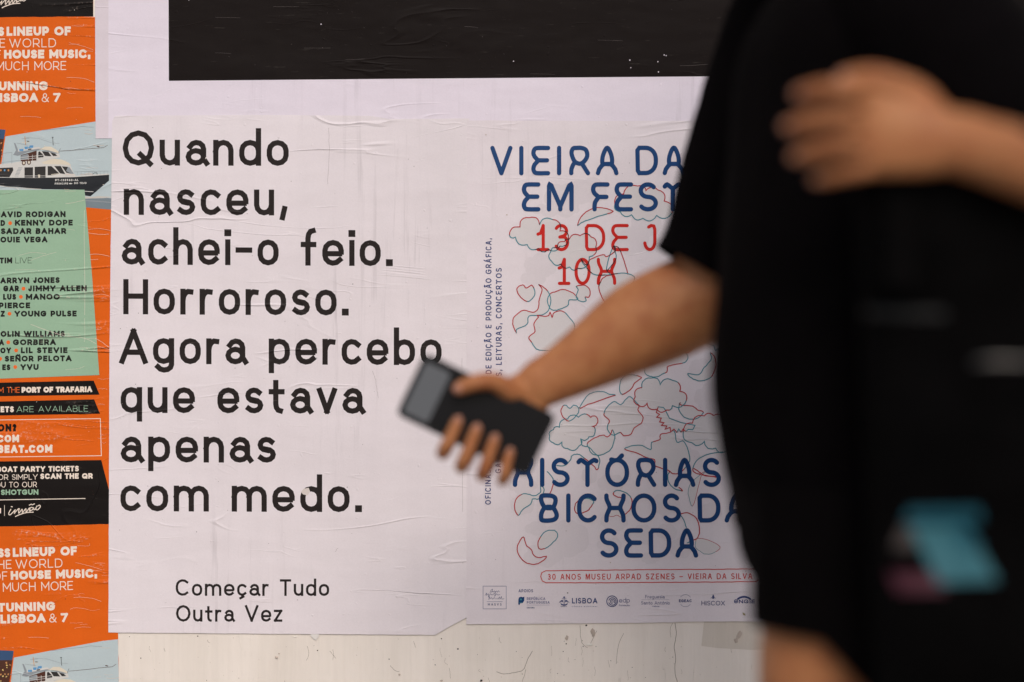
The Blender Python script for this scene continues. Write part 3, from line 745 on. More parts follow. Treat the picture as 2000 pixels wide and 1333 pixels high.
    ink = Ink(mm+.08, tf); ink.line([(-400, 981), (0, 976.8), (167, 974)], 1.5, C['cream']); ink.line([(8.8, 987), (8.8, 1008)], .9, C['cream'])
    ink.poly([(-3, 993), (2, 993), (2, 1003), (-3, 1003)], C['cream']); ink.build('ruled_line', p)
    # hand written word
    ink = Ink(mm+.08, tf)
    s = lambda pts: [(x/5.554, 780+y/5.554) for x, y in pts]
    for pts in ([(118, 1195), (96, 1235), (100, 1255), (120, 1248), (165, 1200)], [(165, 1200), (155, 1240), (170, 1222), (200, 1190), (212, 1192)],
                [(205, 1200), (205, 1238), (240, 1195), (245, 1232), (280, 1188), (285, 1226), (320, 1180), (322, 1215), (335, 1208)],
                [(362, 1178), (335, 1176), (322, 1200), (345, 1205), (366, 1180), (368, 1200), (392, 1188)],
                [(400, 1160), (388, 1192), (408, 1200), (436, 1170), (430, 1150), (404, 1162)],
                [(318, 1150), (340, 1140), (350, 1146), (375, 1136)], [(168, 1274), (200, 1258), (280, 1232), (362, 1226)], [(122, 1165), (134, 1168)]):
        ink.line(catmull(s(pts), 5), 1.7, C['cream'], cap='round')
    ink.build('handwritten_word', p)
    for ink in L: ink.build('lettering', p)
    # creases where the sheet buckled: pale rubbed ridges
    ink = Ink(mm+.40, tf)
    def sc(pts, w=.5, c='paleor'):
        P = catmull(pts, 5); P = [(x, y+random.uniform(-.35, .35)) for x, y in P]
        m_ = len(P)//2
        ink.line(P, w, C[c])
    sc([(130, 152), (150, 152), (168, 155), (184, 161)], .55); sc([(123, 175), (135, 172), (158, 176)], .45); sc([(40, 228), (58, 228), (80, 230)], .5)
    sc([(130, 212), (148, 210), (162, 211)], .4); sc([(140, 51), (155, 52), (163, 51), (163, 47)], .4); sc([(135, 84), (152, 88), (172, 94), (182, 98)], .5); sc([(150, 104), (165, 100), (182, 101)], .45)
    sc([(172, 449), (190, 447), (213, 450)], .5); sc([(171, 455), (190, 458), (213, 458)], .7); sc([(175, 498), (192, 497), (214, 501)], .8); sc([(176, 508), (192, 507)], .6)
    sc([(186, 661), (198, 668), (214, 680)], .8); sc([(189, 676), (204, 680), (214, 684)], .6); sc([(180, 578), (200, 575), (213, 579)], .5)
    sc([(165, 411), (164.5, 450), (165, 500), (166, 560), (165.5, 616)], .55, 'cream')
    sc([(165, 622), (166, 650), (165, 668)], .4, 'cream')
    sc([(128, 398), (145, 396), (165, 391)], .5, 'cream'); sc([(60, 509), (85, 500), (110, 493)], .4, 'cream'); sc([(35, 500), (62, 494), (90, 496)], .35, 'cream'); sc([(30, 528), (60, 527), (80, 530)], .35, 'cream')
    sc([(60, 634), (90, 645), (125, 656), (165, 661), (188, 672)], .55, 'cream'); sc([(128, 722), (150, 721), (165, 716)], .35, 'cream')
    for i in range(26):
        x = random.uniform(130, 205); y = random.uniform(50, 1020); l = random.uniform(8, 26)
        c = 'cream' if (371 < y < 735) or y > 900 else 'paleor'
        if 735 < y < 900: x = random.uniform(197, 205)
        if y > 900: continue
        sc([(x-l/2, y+random.uniform(-1, 1)), (x, y+random.uniform(-2, 2)), (x+l/2, y+random.uniform(-1, 1))], random.uniform(.2, .42), c)
    for i in range(24):
        ink.disc(random.uniform(0, 205), random.uniform(40, 1020), random.uniform(.4, .9), C['brown' if i % 2 else 'cream'], jit=.3, n=7)
    tag(ink.build('crease_mark', p), kind='stuff')
    return p

def rot_tf(cx, cy, dx, dy, ang):
    c, s = math.cos(ang), math.sin(ang)
    return lambda x, y: (cx+dx+(x-cx)*c+(y-cy)*s, cy+dy-(x-cx)*s+(y-cy)*c)
G = 'orange boat party posters pasted in a column'
pA = orange_poster(rot_tf(100, 1000, -26, -994, 0.004), 0.4, right=208)
tag(pA, 'topmost orange boat party poster, only its black foot showing at the top edge', 'poster', G)
pB = orange_poster(rot_tf(0, 0, 0, 0, 0.0), 0.6)
tag(pB, 'middle orange boat party poster with full mint panel of names left of the quotation', 'poster', G)
pC = orange_poster(rot_tf(100, 60, 12, 1016, 0.021), 0.75, right=215, top=10)
tag(pC, 'lowest orange boat party poster, its boat picture cut off by the bottom edge', 'poster', G)

M_HAIR0 = print_mat('pale_speck', srgb(120, 112, 110), .8, .5, 3.0)
# ------------------------------------------------------------------ big white poster with a black block
edge = [(183, -400), (2300, -400), (2300, 270), (188, 271)]
pT = sheet('large_poster', jitter_edge(edge, .5, 30), 1.25, .4, P_TOP, P_EDGE)
tag(pT, 'large lilac white poster with a solid black block along the top', 'poster')
ink = Ink(1.28); ink.poly([(328, -380), (1000, -384), (2250, -390), (2250, 143), (1420, 149.5), (800, 154.3), (330, 158.5)], P_TOPB); ink.build('black_block', pT)
ink = Ink(1.32); ink.line([(363, -6), (369, -1), (373, -6)], 3, P_TOP)
for i in range(28):
    x = random.uniform(335, 1440); y = random.uniform(4, 145); ink.disc(x, y, random.uniform(.25, .6), M_HAIR0, jit=.4, n=6)
for x, y in ((1297, 108), (1301, 109), (1286, 141), (1285, 121), (1230, 118), (1232, 133), (627, 48), (1003, 120)): ink.disc(x, y, 1.2, P_TOP, jit=.4, n=6)
for i in range(30):
    x = random.uniform(340, 1400); y = random.uniform(2, 148); l = random.uniform(10, 60); q = random.uniform(-3, 3)
    ink.line(catmull([(x, y), (x+l/2, y+q*.3), (x+l, y+q)], 3), random.uniform(.12, .3), P_TOPB if i % 3 else M_HAIR0)
tag(ink.build('scuff_mark', pT), kind='stuff')
st = Ink(1.27); st.poly([(184, -390), (212, -390), (212, 270), (187, 270.5)], print_mat('paper_strip', (0.72, 0.65, 0.71, 1), .6, .8, 12.0, tone=.06)); st.build('overlap_strip', pT)

# ------------------------------------------------------------------ quotation poster
edge = [(233, 226.5), (520, 225), (725, 227), (760, 233), (917, 232), (914, 600), (912, 1206), (850, 1240.5), (500, 1238), (212, 1235.5), (214, 700), (219, 262), (220, 236), (224, 228)]
pQ = sheet('quotation_poster', jitter_edge(edge, .35, 24, {2: 1.2, 6: .8}), 1.6, .35, P_QUO, P_EDGE)
tag(pQ, 'grey white poster with eight lines of large dark lettering', 'poster')
rows = [('Quando', 240, 564, 323.8, -.0025), ('nasceu,', 242, 561, 420.2, -.004), ('achei-o feio.', 238, 767, 517.2, -.006), ('Horroroso.', 241, 681, 614.2, -.006),
        ('Agora percebo', 233.6, 862.6, 711, -.0045), ('que estava', 236, 710.7, 806.8, -.004), ('apenas', 236, 539, 903.5, -.002), ('com medo.', 235.5, 707, 998.8, -.004)]
for s, x0, x1, y, sl in rows:
    ink = Ink(1.63)
    text(ink, s, x0, x1, y, 68.6, 10.4, P_QINK, xh=50.5, asc=73.5, desc=17, slope=sl, gap=11, nseg=3, dot=13.5)
    ink.build('lettering', pQ)
for s, x0, x1, y in (('Começar Tudo', 343.5, 643, 1164), ('Outra Vez', 344, 551.5, 1214.5)):
    ink = Ink(1.63); text(ink, s, x0, x1, y, 32.5, 4.6, P_QINK, xh=23.5, asc=34, desc=8.5, gap=5.2, nseg=3, dot=6.2, slope=-.001); ink.build('lettering', pQ)
ink = Ink(1.68)      # torn nick through a letter, specks, scratches
for c in ([(593, 955), (603, 953), (606, 961), (601, 968), (592, 966), (588, 961)], [(401, 309), (404, 306), (402, 312)]): ink.poly(c, P_EDGE)
M_HAIR = print_mat('hairline_crack', srgb(150, 140, 142), .8, .5, 3.0)
for pts in ([(727, 725), (733, 740), (736, 760), (739, 778)], [(642, 250), (643, 300), (640, 360)], [(902, 700), (903, 820), (904, 1000)], [(660, 1071), (655, 1078)]):
    ink.line([(x+random.uniform(-.6, .6), y) for x, y in catmull(pts, 5)], .45, M_HAIR)
for i in range(60): ink.disc(random.uniform(225, 905), random.uniform(240, 1230), random.uniform(.35, .9), M_HOLE if i % 3 else M_HAIR, jit=.4, n=6)
tag(ink.build('torn_spot', pQ), kind='stuff')
# little curled tongue of paper hanging from its lower edge
tg = sheet('paper_tongue', [(606, 1236), (623, 1236), (623, 1243), (617, 1251), (611, 1247), (607, 1242)], 1.3, .3, print_mat('bare_paper', srgb(226, 222, 218), .7, .3, 2.0)); tg.parent = pQ; tg.location = tg.location-pQ.location

# ------------------------------------------------------------------ festival poster with line drawings
edge = [(912, 236), (1300, 237), (1618, 236), (1618, 1212), (1480, 1214), (1318, 1215), (1318, 1216), (1000, 1219), (911, 1219.5)]
pD = sheet('drawing_poster', jitter_edge(edge, .45, 22), 1.72, .25, P_DRW, P_EDGE)
tag(pD, 'rose white poster with blue and red rounded lettering over cloud line drawings', 'poster')
RA = lambda p: (990+p[0]/3.92, 340+p[1]/3.92)
RB = lambda p: (1060+p[0]/4.4425, 660+p[1]/4.4425)
RC = lambda p: (980+p[0]/4.0, 880+p[1]/4.0)
def scallop(cusps, b=.28):
    out = []
    n = len(cusps); area = sum(cusps[i][0]*cusps[(i+1) % n][1]-cusps[(i+1) % n][0]*cusps[i][1] for i in range(n)); sg = 1 if area > 0 else -1
    for i in range(n):
        p, q = cusps[i], cusps[(i+1) % n]; dx, dy = q[0]-p[0], q[1]-p[1]
        for k in range(6):
            t = k/6; e = b*4*t*(1-t)
            out.append((p[0]+dx*t+dy*e*sg, p[1]+dy*t-dx*e*sg))
    return out
SH = [0]
def near_letter(p):
    for s0, s1, w in SEGS:
        vx, vy = s1[0]-s0[0], s1[1]-s0[1]; l2 = vx*vx+vy*vy or 1
        t = max(0, min(1, ((p[0]-s0[0])*vx+(p[1]-s0[1])*vy)/l2))
        if math.hypot(p[0]-s0[0]-vx*t, p[1]-s0[1]-vy*t) < w/2: return True
    return False
def outline(pts, reg, cols, closed=True, fill=True, rough=.45, sc=False, sm=True):
    P = [reg(p) for p in pts]
    P = scallop(P) if sc else (catmull(P, 4, closed) if sm else P)
    P = [(x+random.uniform(-rough, rough), y+random.uniform(-rough, rough)) for x, y in P]
    ik = Ink(1.73); SH[0] += 1
    if fill and closed: ik.poly(P, P_DTINT, lift=.005*SH[0])
    n = len(P); Q = P+[P[0]] if closed else P
    start = 0
    for frac, c in cols:
        end = int(round(frac*(len(Q)-1)))
        part = Q[start:end+1]; mt = P_DCRIM if c == 'r' else P_DTEAL
        i = 0
        while i < len(part)-1:
            dk = near_letter(part[i]) or near_letter(part[i+1])
            j = i+1
            while j < len(part)-1 and (near_letter(part[j]) or near_letter(part[j+1])) == dk: j += 1
            ik.line(part[i:j+1], 1.9, P_DMIX if dk else mt, cap='round', lift=(.39 if dk else .325)+.0016*(SH[0] % 9)+.0008*(i % 3)); i = j
        start = end
    ik.build('drawn_outline', pD)
# lettering first, so that outlines know where they cross the red
def dl(s, x0, x1, y, cap, w, mat, sl=0.0, **kw):
    ink = Ink(2.09); text(ink, s, x0, x1, y, cap, w, mat, font=FEST, style='round', slope=sl, nseg=7, smooth=True, gap=kw.pop('gap', cap*.3), **kw); ink.build('lettering', pD)
S1 = [('V', 957.6, 1001), ('I', 1014, 1022.5), ('E', 1037, 1074.5), ('I', 1087.7, 1096.2), ('R', 1111.5, 1152.5), ('A', 1163.7, 1208), ('D', 1240.7, 1285), ('A', 1294, 1338)]
ink = Ink(2.09)
for ch, x0, x1 in S1: text(ink, ch, x0, x1, 343.2-(x1-957)*.0015, 57.6, 8.4, P_DBLUE, font=FEST, style='round', nseg=7, smooth=True)
text(ink, 'SILVA', 1372, 1574, 342, 57.6, 8.4, P_DBLUE, font=FEST, style='round', nseg=7, smooth=True, gap=14)
ink.build('lettering', pD)
ink = Ink(2.09)
for ch, x0, x1 in (('E', 1018.4, 1055.5), ('M', 1068, 1120.5), ('F', 1153.5, 1190.5), ('E', 1199.5, 1236.5), ('S', 1245.5, 1285), ('T', 1294, 1334), ('A', 1342, 1385)):
    text(ink, ch, x0, x1, 413.6, 57, 8.6, P_DBLUE, font=FEST, style='round', nseg=7, smooth=True)
ink.build('lettering', pD); 
ink = Ink(2.09)
for ch, x0, x1 in (('1', 1046.5, 1073), ('3', 1082, 1112), ('D', 1142, 1182), ('E', 1193, 1228), ('J', 1255, 1283)):
    text(ink, ch, x0, x1, 491, 53, 6.2, P_DRED, font=FEST, style='round', nseg=7, smooth=True)
ink.build('lettering', pD)
ink = Ink(2.09)
for ch, x0, x1 in (('1', 1088, 1114), ('0', 1122, 1153.5), ('H', 1165.5, 1203.5)):
    text(ink, ch, x0, x1, 557, 53, 6.2, P_DRED, font=FEST, style='round', nseg=7, smooth=True)
ink.build('lettering', pD)
dl('HISTÓRIAS', 1001.5, 1408, 951.5, 57, 8.7, P_DBLUE, gap=13.5)
ink = Ink(2.09)
for ch, x0, x1 in (('B', 1052.5, 1091.5), ('I', 1105.5, 1114.5), ('C', 1127, 1168.5), ('H', 1180, 1222), ('O', 1233, 1282), ('S', 1293, 1330), ('D', 1362, 1407), ('A', 1415, 1461)):
    text(ink, ch, x0, x1, 1021, 57, 8.7, P_DBLUE, font=FEST, style='round', nseg=7, smooth=True)
ink.build('lettering', pD)
ink = Ink(2.09)
for ch, x0, x1 in (('S', 1170, 1208), ('E', 1218, 1256), ('D', 1266.5, 1311), ('A', 1319, 1363.5)):
    text(ink, ch, x0, x1, 1089.5, 57.5, 8.8, P_DBLUE, font=FEST, style='round', nseg=7, smooth=True)
ink.build('lettering', pD)
# sideways lines
def side(s, x, y0, y1, mat=P_DNAVY):
    ink = Ink(2.09)
    n = text(Ink(0), s, 0, None, 0, 11.6, 1.9, mat, font=FEST, style='round', gap=3.2)
    k = (y0-y1)/n
    base = Ink(2.09, lambda X, Y: (x+(Y), y0-(X)*k))
    text(base, s, 0, None, 0, 11.6, 1.9, mat, font=FEST, style='round', gap=3.2, nseg=5, smooth=True)
    base.build('lettering', pD)
side('OFICINAS, V', 959, 985.7, 896); side('DE EDIÇÃO E PRODUÇÃO GRÁFICA,', 960, 731, 466)
side('GAS', 979, 924.5, 896); side('S, LEITURAS, CONCERTOS', 980, 735, 524)

# tinted background blobs
for cx, cy, rx, ry in ((1100, 388, 42, 26), (1145, 372, 36, 22), (1085, 410, 50, 10), (1055, 520, 35, 22), (1040, 545, 25, 12), (1230, 470, 40, 25), (1262, 440, 30, 22), (1370, 720, 22, 20), (1385, 780, 30, 30),
                       (1270, 830, 24, 22), (1240, 860, 20, 30), (1150, 930, 14, 16), (1195, 945, 28, 16), (1300, 985, 30, 18), (1200, 1020, 30, 14), (1045, 1032, 24, 11), (1110, 1050, 44, 34), (1060, 1085, 40, 22),
                       (1255, 1045, 26, 18), (1190, 1065, 26, 12), (1330, 1070, 24, 20), (1020, 985, 22, 20), (1340, 900, 30, 26), (1270, 1090, 18, 10), (1020, 950, 30, 12), (1120, 820, 60, 30), (1130, 700, 20, 20),
                       (1240, 690, 40, 20), (1400, 860, 24, 20), (1390, 1000, 22, 16), (1300, 1040, 22, 14)):
    n = random.randint(6, 9)
    SH[0] += 1; ik = Ink(1.73)
    ik.poly(scallop([(cx+rx*math.cos(2*math.pi*k/n+cx)*random.uniform(.8, 1.1), cy+ry*math.sin(2*math.pi*k/n+cx)*random.uniform(.8, 1.1)) for k in range(n)], .25), P_DTINT2, lift=.005*SH[0]); ik.build('tinted_blob', pD)
rt = [(.5, 'r'), (1, 't')]; tr = [(.5, 't'), (1, 'r')]
outline([(20, 470), (100, 408), (170, 335), (250, 388), (350, 350), (408, 438), (472, 490), (405, 555), (320, 578), (240, 572), (155, 540), (65, 485)], RA, [(.25, 'r'), (.34, 't'), (.55, 'r'), (1, 't')], sc=True)
outline([(475, 505), (560, 475), (645, 485), (680, 560), (632, 635), (540, 725), (480, 715), (415, 690), (345, 670), (335, 600), (385, 565), (440, 520)], RA, [(.3, 'r'), (.8, 't'), (1, 'r')], sc=True)
outline([(540, 392), (585, 310), (690, 258), (812, 288), (700, 325), (620, 355), (575, 372)], RA, rt)
outline([(825, 230), (893, 155), (1000, 95), (1065, 130), (1155, 125), (1205, 210), (1262, 300), (1145, 320), (1040, 340), (955, 315), (868, 290)], RA, [(.55, 'r'), (1, 't')], sc=True)
outline([(155, 978), (95, 930), (78, 880), (120, 850), (150, 875), (190, 853), (215, 900), (205, 945)], RA, [(.68, 'r'), (1, 't')])
outline([(245, 848), (270, 885), (248, 960), (240, 1030), (200, 1060), (130, 1045), (60, 1090), (45, 1150), (72, 1215), (75, 1190), (155, 1150), (170, 1090), (270, 1080), (320, 1040), (335, 950), (300, 885)], RA, [(.52, 'r'), (.92, 't'), (1, 'r')])
outline([(330, 920), (380, 900), (430, 885), (490, 905), (530, 935), (540, 965), (480, 965), (465, 1010), (420, 1030), (370, 1045), (330, 1030), (310, 970)], RA, [(.35, 'r'), (1, 't')])
outline([(535, 860), (600, 855), (635, 890), (630, 940), (600, 945), (605, 975), (560, 975), (530, 940), (545, 890)], RA, [(.45, 'r'), (1, 't')])
outline([(190, 1290), (170, 1250), (215, 1205), (205, 1150), (240, 1100), (235, 1085), (310, 1090), (330, 1060), (345, 1100), (360, 1065), (420, 1050), (465, 1085), (520, 1180), (420, 1330), (250, 1350)], RA, [(.7, 'r'), (1, 't')])
outline([(565, 650), (610, 700), (640, 655), (735, 620), (765, 635), (830, 590), (815, 555), (770, 680), (765, 740), (790, 770), (700, 775), (650, 760), (600, 710)], RA, [(.4, 'r'), (1, 't')])
outline([(765, 745), (835, 650), (820, 560), (860, 575), (905, 690), (925, 770)], RA, [(.5, 't'), (1, 'r')], closed=False)
outline([(790, 775), (735, 800), (705, 860), (718, 925), (780, 1000), (900, 900), (980, 800), (900, 760)], RA, [(.5, 'r'), (1, 't')])
outline([(860, 432), (940, 350), (1018, 408), (1130, 372), (1190, 465), (1245, 545), (1125, 590), (1075, 625), (990, 620), (905, 570), (825, 583), (800, 515)], RB, [(.28, 't'), (.42, 'r'), (.55, 't'), (1, 'r')], sc=True)
outline([(678, 580), (745, 512), (795, 545), (835, 590), (825, 628), (870, 690), (850, 745), (795, 780), (760, 840), (700, 848), (670, 820), (620, 845), (575, 820), (560, 770), (578, 720), (530, 670), (560, 600), (620, 555)], RB, [(.15, 't'), (.55, 'r'), (.75, 't'), (.85, 'r'), (1, 't')])
outline([(90, 800), (145, 775), (215, 705), (310, 690), (415, 690), (475, 700), (425, 770), (455, 800), (400, 860), (330, 880), (315, 940), (215, 960), (165, 905), (90, 910), (60, 860)], RB, [(.25, 't'), (.45, 'r'), (1, 't')], sc=True)
outline([(228, 725), (165, 670), (165, 610), (200, 585), (235, 615), (270, 585), (310, 610), (300, 665)], RB, [(.3, 'r'), (1, 't')])
outline([(320, 610), (380, 510), (440, 475), (520, 468), (580, 490), (630, 498), (560, 520), (470, 555), (390, 580)], RB, [(.55, 't'), (1, 'r')])
outline([(690, 492), (665, 430), (690, 350), (760, 320), (855, 345), (800, 390), (770, 440)], RB, [(.5, 't'), (1, 'r')])
outline([(1260, 310), (1290, 350), (1370, 375), (1460, 340), (1500, 250), (1490, 170), (1455, 132), (1460, 190), (1400, 260), (1350, 320)], RB, [(.3, 't'), (.6, 'r'), (1, 't')])
outline([(1000, 600), (1045, 605), (1060, 625), (1100, 700), (1200, 735), (1320, 760), (1300, 800), (1265, 795), (1240, 812), (1215, 795), (1200, 820), (1180, 792), (1165, 820), (1140, 792), (1110, 815), (1105, 780), (1060, 795), (1075, 765), (1030, 760), (1050, 738), (1015, 730), (1028, 700), (990, 690), (1015, 665), (985, 650)], RB, [(.3, 't'), (.4, 'r'), (.5, 't'), (1, 'r')], sm=False)
outline([(1190, 565), (1180, 620), (1230, 690), (1320, 705), (1395, 650), (1340, 625), (1300, 595), (1200, 585)], RB, [(.5, 't'), (1, 'r')])
outline([(1220, 815), (1300, 740), (1400, 680), (1480, 675), (1560, 700), (1660, 780), (1700, 900), (1600, 980), (1500, 960), (1400, 900), (1290, 910)], RB, [(.4, 'r'), (1, 't')], sc=True)
outline([(710, 965), (790, 935), (860, 935), (935, 970), (945, 910), (1015, 885), (1020, 840), (1090, 825), (1140, 810), (1165, 905), (1225, 900), (1270, 1010), (1265, 1090), (1190, 1170), (1130, 1180), (1090, 1150), (1040, 1135), (975, 1110), (970, 1060), (900, 1040), (800, 995)], RB, [(.2, 't'), (.34, 'r'), (.6, 't'), (1, 'r')])
outline([(605, 800), (625, 860), (600, 950), (550, 1000), (480, 1020), (420, 1000), (400, 960), (385, 930), (400, 900), (460, 865), (520, 845), (560, 860), (590, 835)], RB, [(.55, 't'), (1, 'r')])
outline([(330, 880), (345, 935), (400, 950), (450, 1000), (490, 1040), (490, 1100), (470, 1145), (440, 1110), (340, 1030), (300, 1010), (250, 1025), (240, 1060), (190, 1110), (120, 1110)], RB, [(.42, 't'), (.6, 'r'), (1, 't')], closed=False)
outline([(880, 240), (890, 310), (930, 335), (990, 340), (1050, 310), (1080, 290), (1085, 250), (1140, 235), (1230, 215), (1258, 180), (1250, 140), (1215, 120), (1100, 60), (900, 120)], RB, [(.3, 't'), (.55, 'r'), (1, 't')])
outline([(1215, 120), (1260, 130), (1310, 90)], RB, [(1, 'r')], closed=False); outline([(1420, 50), (1480, 70), (1500, 110), (1560, 60)], RB, [(1, 't')], closed=False)
outline([(1560, 990), (1440, 1010), (1340, 1060), (1300, 1140), (1330, 1175), (1390, 1190), (1500, 1210)], RB, [(.5, 't'), (1, 'r')], closed=False)
outline([(130, 508), (100, 450), (115, 375), (170, 340), (220, 345), (255, 355), (300, 330), (305, 280), (330, 300), (320, 350), (290, 380), (240, 380), (225, 420), (160, 465)], RC, [(.2, 'r'), (1, 't')])
outline([(355, 165), (400, 220), (395, 290), (370, 350)], RC, [(.5, 't'), (1, 'r')], closed=False)
outline([(570, 440), (590, 400), (650, 375), (715, 395), (690, 450), (640, 485), (585, 490)], RC, [(.2, 'r'), (.5, 't'), (1, 'r')], rough=.7)
outline([(170, 675), (125, 740), (130, 810), (180, 870), (250, 890), (310, 870), (348, 828), (290, 838), (250, 820), (230, 775), (190, 740)], RC, [(1, 'r')], fill=False)
outline([(290, 765), (285, 710), (330, 640), (400, 622), (435, 650), (420, 700), (340, 765)], RC, [(.2, 'r'), (.85, 't'), (1, 'r')], rough=.6)
outline([(940, 375), (900, 360), (870, 345), (890, 315), (960, 325), (1010, 370), (1010, 450), (960, 500)], RC, [(.35, 'r'), (.7, 't'), (1, 'r')], closed=False, rough=.7)
outline([(835, 505), (850, 470), (900, 465), (935, 500), (930, 520), (900, 505), (870, 515)], RC, [(.5, 't'), (1, 'r')], rough=.7)
outline([(1400, 495), (1460, 490), (1520, 530), (1545, 610), (1530, 680), (1480, 710), (1450, 722)], RC, [(.8, 'r'), (1, 't')], closed=False); outline([(1390, 500), (1420, 540), (1440, 600)], RC, [(1, 't')], closed=False)
outline([(1530, 690), (1610, 700), (1705, 755), (1650, 800), (1580, 805), (1520, 760), (1515, 720)], RC, [(.4, 'r'), (.9, 't'), (1, 'r')])
outline([(1500, 140), (1560, 180), (1600, 200), (1670, 205)], RC, [(1, 'r')], closed=False); outline([(1490, 432), (1530, 300), (1560, 190), (1590, 170), (1490, 240), (1458, 310), (1465, 370)], RC, [(.4, 'r'), (1, 't')])
outline([(1290, 150), (1310, 165), (1296, 200), (1310, 260), (1350, 300), (1410, 315), (1385, 290)], RC, [(.2, 'r'), (.8, 't'), (1, 'r')], closed=False)
# red pill line
ink = Ink(2.09)
pill = [(1476, 1111.5), (1300, 1112.8), (1100, 1114.5), (1066, 1115), (1058, 1119), (1056, 1126.5), (1059, 1135), (1067, 1138.6), (1200, 1138.2), (1400, 1137), (1476, 1136.2), (1484, 1131), (1486, 1124), (1483, 1115)]
P = []
for i in range(len(pill)):
    p, q = pill[i], pill[(i+1) % len(pill)]; k = max(1, int(abs(q[0]-p[0])/9))
    for j in range(k): P.append((p[0]+(q[0]-p[0])*j/k, p[1]+(q[1]-p[1])*j/k+random.uniform(-.35, .35)))
ink.line(P, 1.5, P_DRED, closed=True); ink.build('pill_frame', pD)
ink = Ink(2.09); text(ink, '30 ANOS MUSEU ARPAD SZENES – VIEIRA DA SILVA', 1070, 1469, 1132.6, 11.4, 1.5, P_DRED, font=FEST, style='round', gap=3.4, slope=.0035, smooth=True); ink.build('lettering', pD)
# row of supporters' marks
def mk(): return Ink(2.09)
N, N2 = P_DNAVY, P_DNAVY2
ink = mk(); ink.line([(943.5, 1145), (988.7, 1145), (988.7, 1189.4), (943.5, 1189.4)], .8, N2, closed=True, cap='square')
q = lambda pts: [(930+x/6.667, 1130+y/6.667) for x, y in pts]
for pts in ([(180, 190), (195, 150), (215, 140), (200, 180), (215, 165), (225, 178), (240, 162), (250, 178), (262, 162), (275, 178), (290, 160), (302, 175)],
            [(115, 220), (140, 190), (135, 220), (160, 200), (160, 240), (185, 200), (205, 215), (225, 205), (250, 185), (240, 235), (265, 200), (280, 215), (310, 210)],
            [(165, 280), (170, 235), (180, 262), (200, 250), (215, 270), (235, 250), (250, 265)], [(265, 260), (280, 258)], [(285, 270), (305, 240), (310, 268), (330, 235), (335, 268), (365, 262)]):
    ink.line(catmull(q(pts), 3), .7, N, cap='round')
ink.line(q([(138, 302), (345, 302)]), .6, N2); text(ink, 'MASVS', 953, 979.5, 1183, 4.6, .7, N, gap=2.6); ink.build('museum_mark', pD)
ink = mk(); text(ink, 'APOIOS', 1012.8, 1041, 1157, 6, .95, N, gap=1.4); ink.build('lettering', pD)
ink = mk(); ink.poly(q([(550, 270), (560, 245), (590, 238), (600, 245), (628, 238), (625, 290), (605, 320), (575, 322), (562, 350), (548, 335)]), P_DBLUE); ink.disc(1017.5, 1171, 1.9, P_DTEAL)
ink.line(q([(555, 318), (580, 312), (600, 318)]), .9, P_DTEAL)
text(ink, 'REPÚBLICA', 1029, 1065, 1172, 5, .95, N2, gap=.9); text(ink, 'PORTUGUESA', 1029, 1073.5, 1179.2, 5, .95, N2, gap=.9); ink.line([(1029, 1182), (1073.5, 1182)], .4, N2)
text(ink, 'CULTURA', 1029, 1044, 1188.5, 2.8, .6, N, gap=.6); ink.build('supporter_mark', pD)
ink = mk()
ink.line(q([(1145, 242), (1145, 350)]), 1.2, N); ink.disc(1101.8, 1166.8, 1.7, N); ink.line(q([(1115, 258), (1175, 258)]), .8, N)
ink.poly(q([(1095, 300), (1110, 330), (1145, 340), (1180, 330), (1195, 300), (1185, 345), (1145, 358), (1105, 345)]), N)
ink.poly(q([(1070, 322), (1100, 290), (1125, 275), (1132, 310), (1105, 300)]), N); ink.poly(q([(1218, 322), (1190, 290), (1162, 275), (1156, 310), (1185, 300)]), N)
ink.line(catmull(q([(1100, 362), (1115, 370), (1130, 360), (1145, 370), (1160, 360), (1180, 366)]), 3), .7, N)
text(ink, 'LISBOA', 1117, 1166.7, 1178.8, 10.6, 1.9, N, gap=1.8); text(ink, 'CÂMARA MUNICIPAL', 1117, 1166.5, 1185.8, 2.2, .4, N2, gap=1.6); ink.build('supporter_mark', pD)
ink = mk()
cx, cy = 1195.4, 1174.6
arc = lambda cx, cy, r, a0, a1, n=24: [(cx+r*math.cos(math.radians(a0+(a1-a0)*i/n)), cy+r*math.sin(math.radians(a0+(a1-a0)*i/n))) for i in range(n+1)]
ink.line(arc(cx, cy, 10.5, 0, 360)[:-1], 1.6, N, closed=True); ink.line(arc(cx+.6, cy+.4, 7.2, 200, 520), 1.5, N, cap='round'); ink.line(arc(cx+1, cy+.2, 4.2, 100, 400), 1.3, N, cap='round'); ink.line(arc(cx+1.2, cy, 1.8, 0, 300, 12), .9, N, cap='round')
text(ink, 'edp', 1209, 1230, 1177, 9, 1.0, N2, xh=6.4, asc=9.4, desc=3, gap=1.0); text(ink, 'Fundação', 1209, 1230, 1184, 3.2, .5, N2, xh=2.3, asc=3.2, desc=.8, gap=.5); ink.build('supporter_mark', pD)
ink = mk(); text(ink, 'Freguesia', 1260, 1298, 1169, 6.6, .75, N2, xh=4.6, asc=6.8, desc=1.8, gap=.9); ink.line([(1252, 1171.5), (1307, 1171)], .3, N2)
text(ink, 'Santo António', 1252, 1308, 1181, 6.6, .75, N2, xh=4.6, asc=6.8, desc=1.8, gap=.9); text(ink, 'Lisboa', 1273.5, 1287.5, 1185.6, 2.6, .5, N2, xh=1.9, asc=2.7, gap=.4); ink.build('supporter_mark', pD)
ink = mk(); text(ink, 'EGEAC', 1326, 1351, 1176.3, 5.4, 1.1, N, gap=.9); ink.line(arc(1338.6, 1173.4, 11.8, 215, 325), .6, N2); ink.line(arc(1338.6, 1173.4, 11.8, 35, 145), .6, N2); ink.build('supporter_mark', pD)
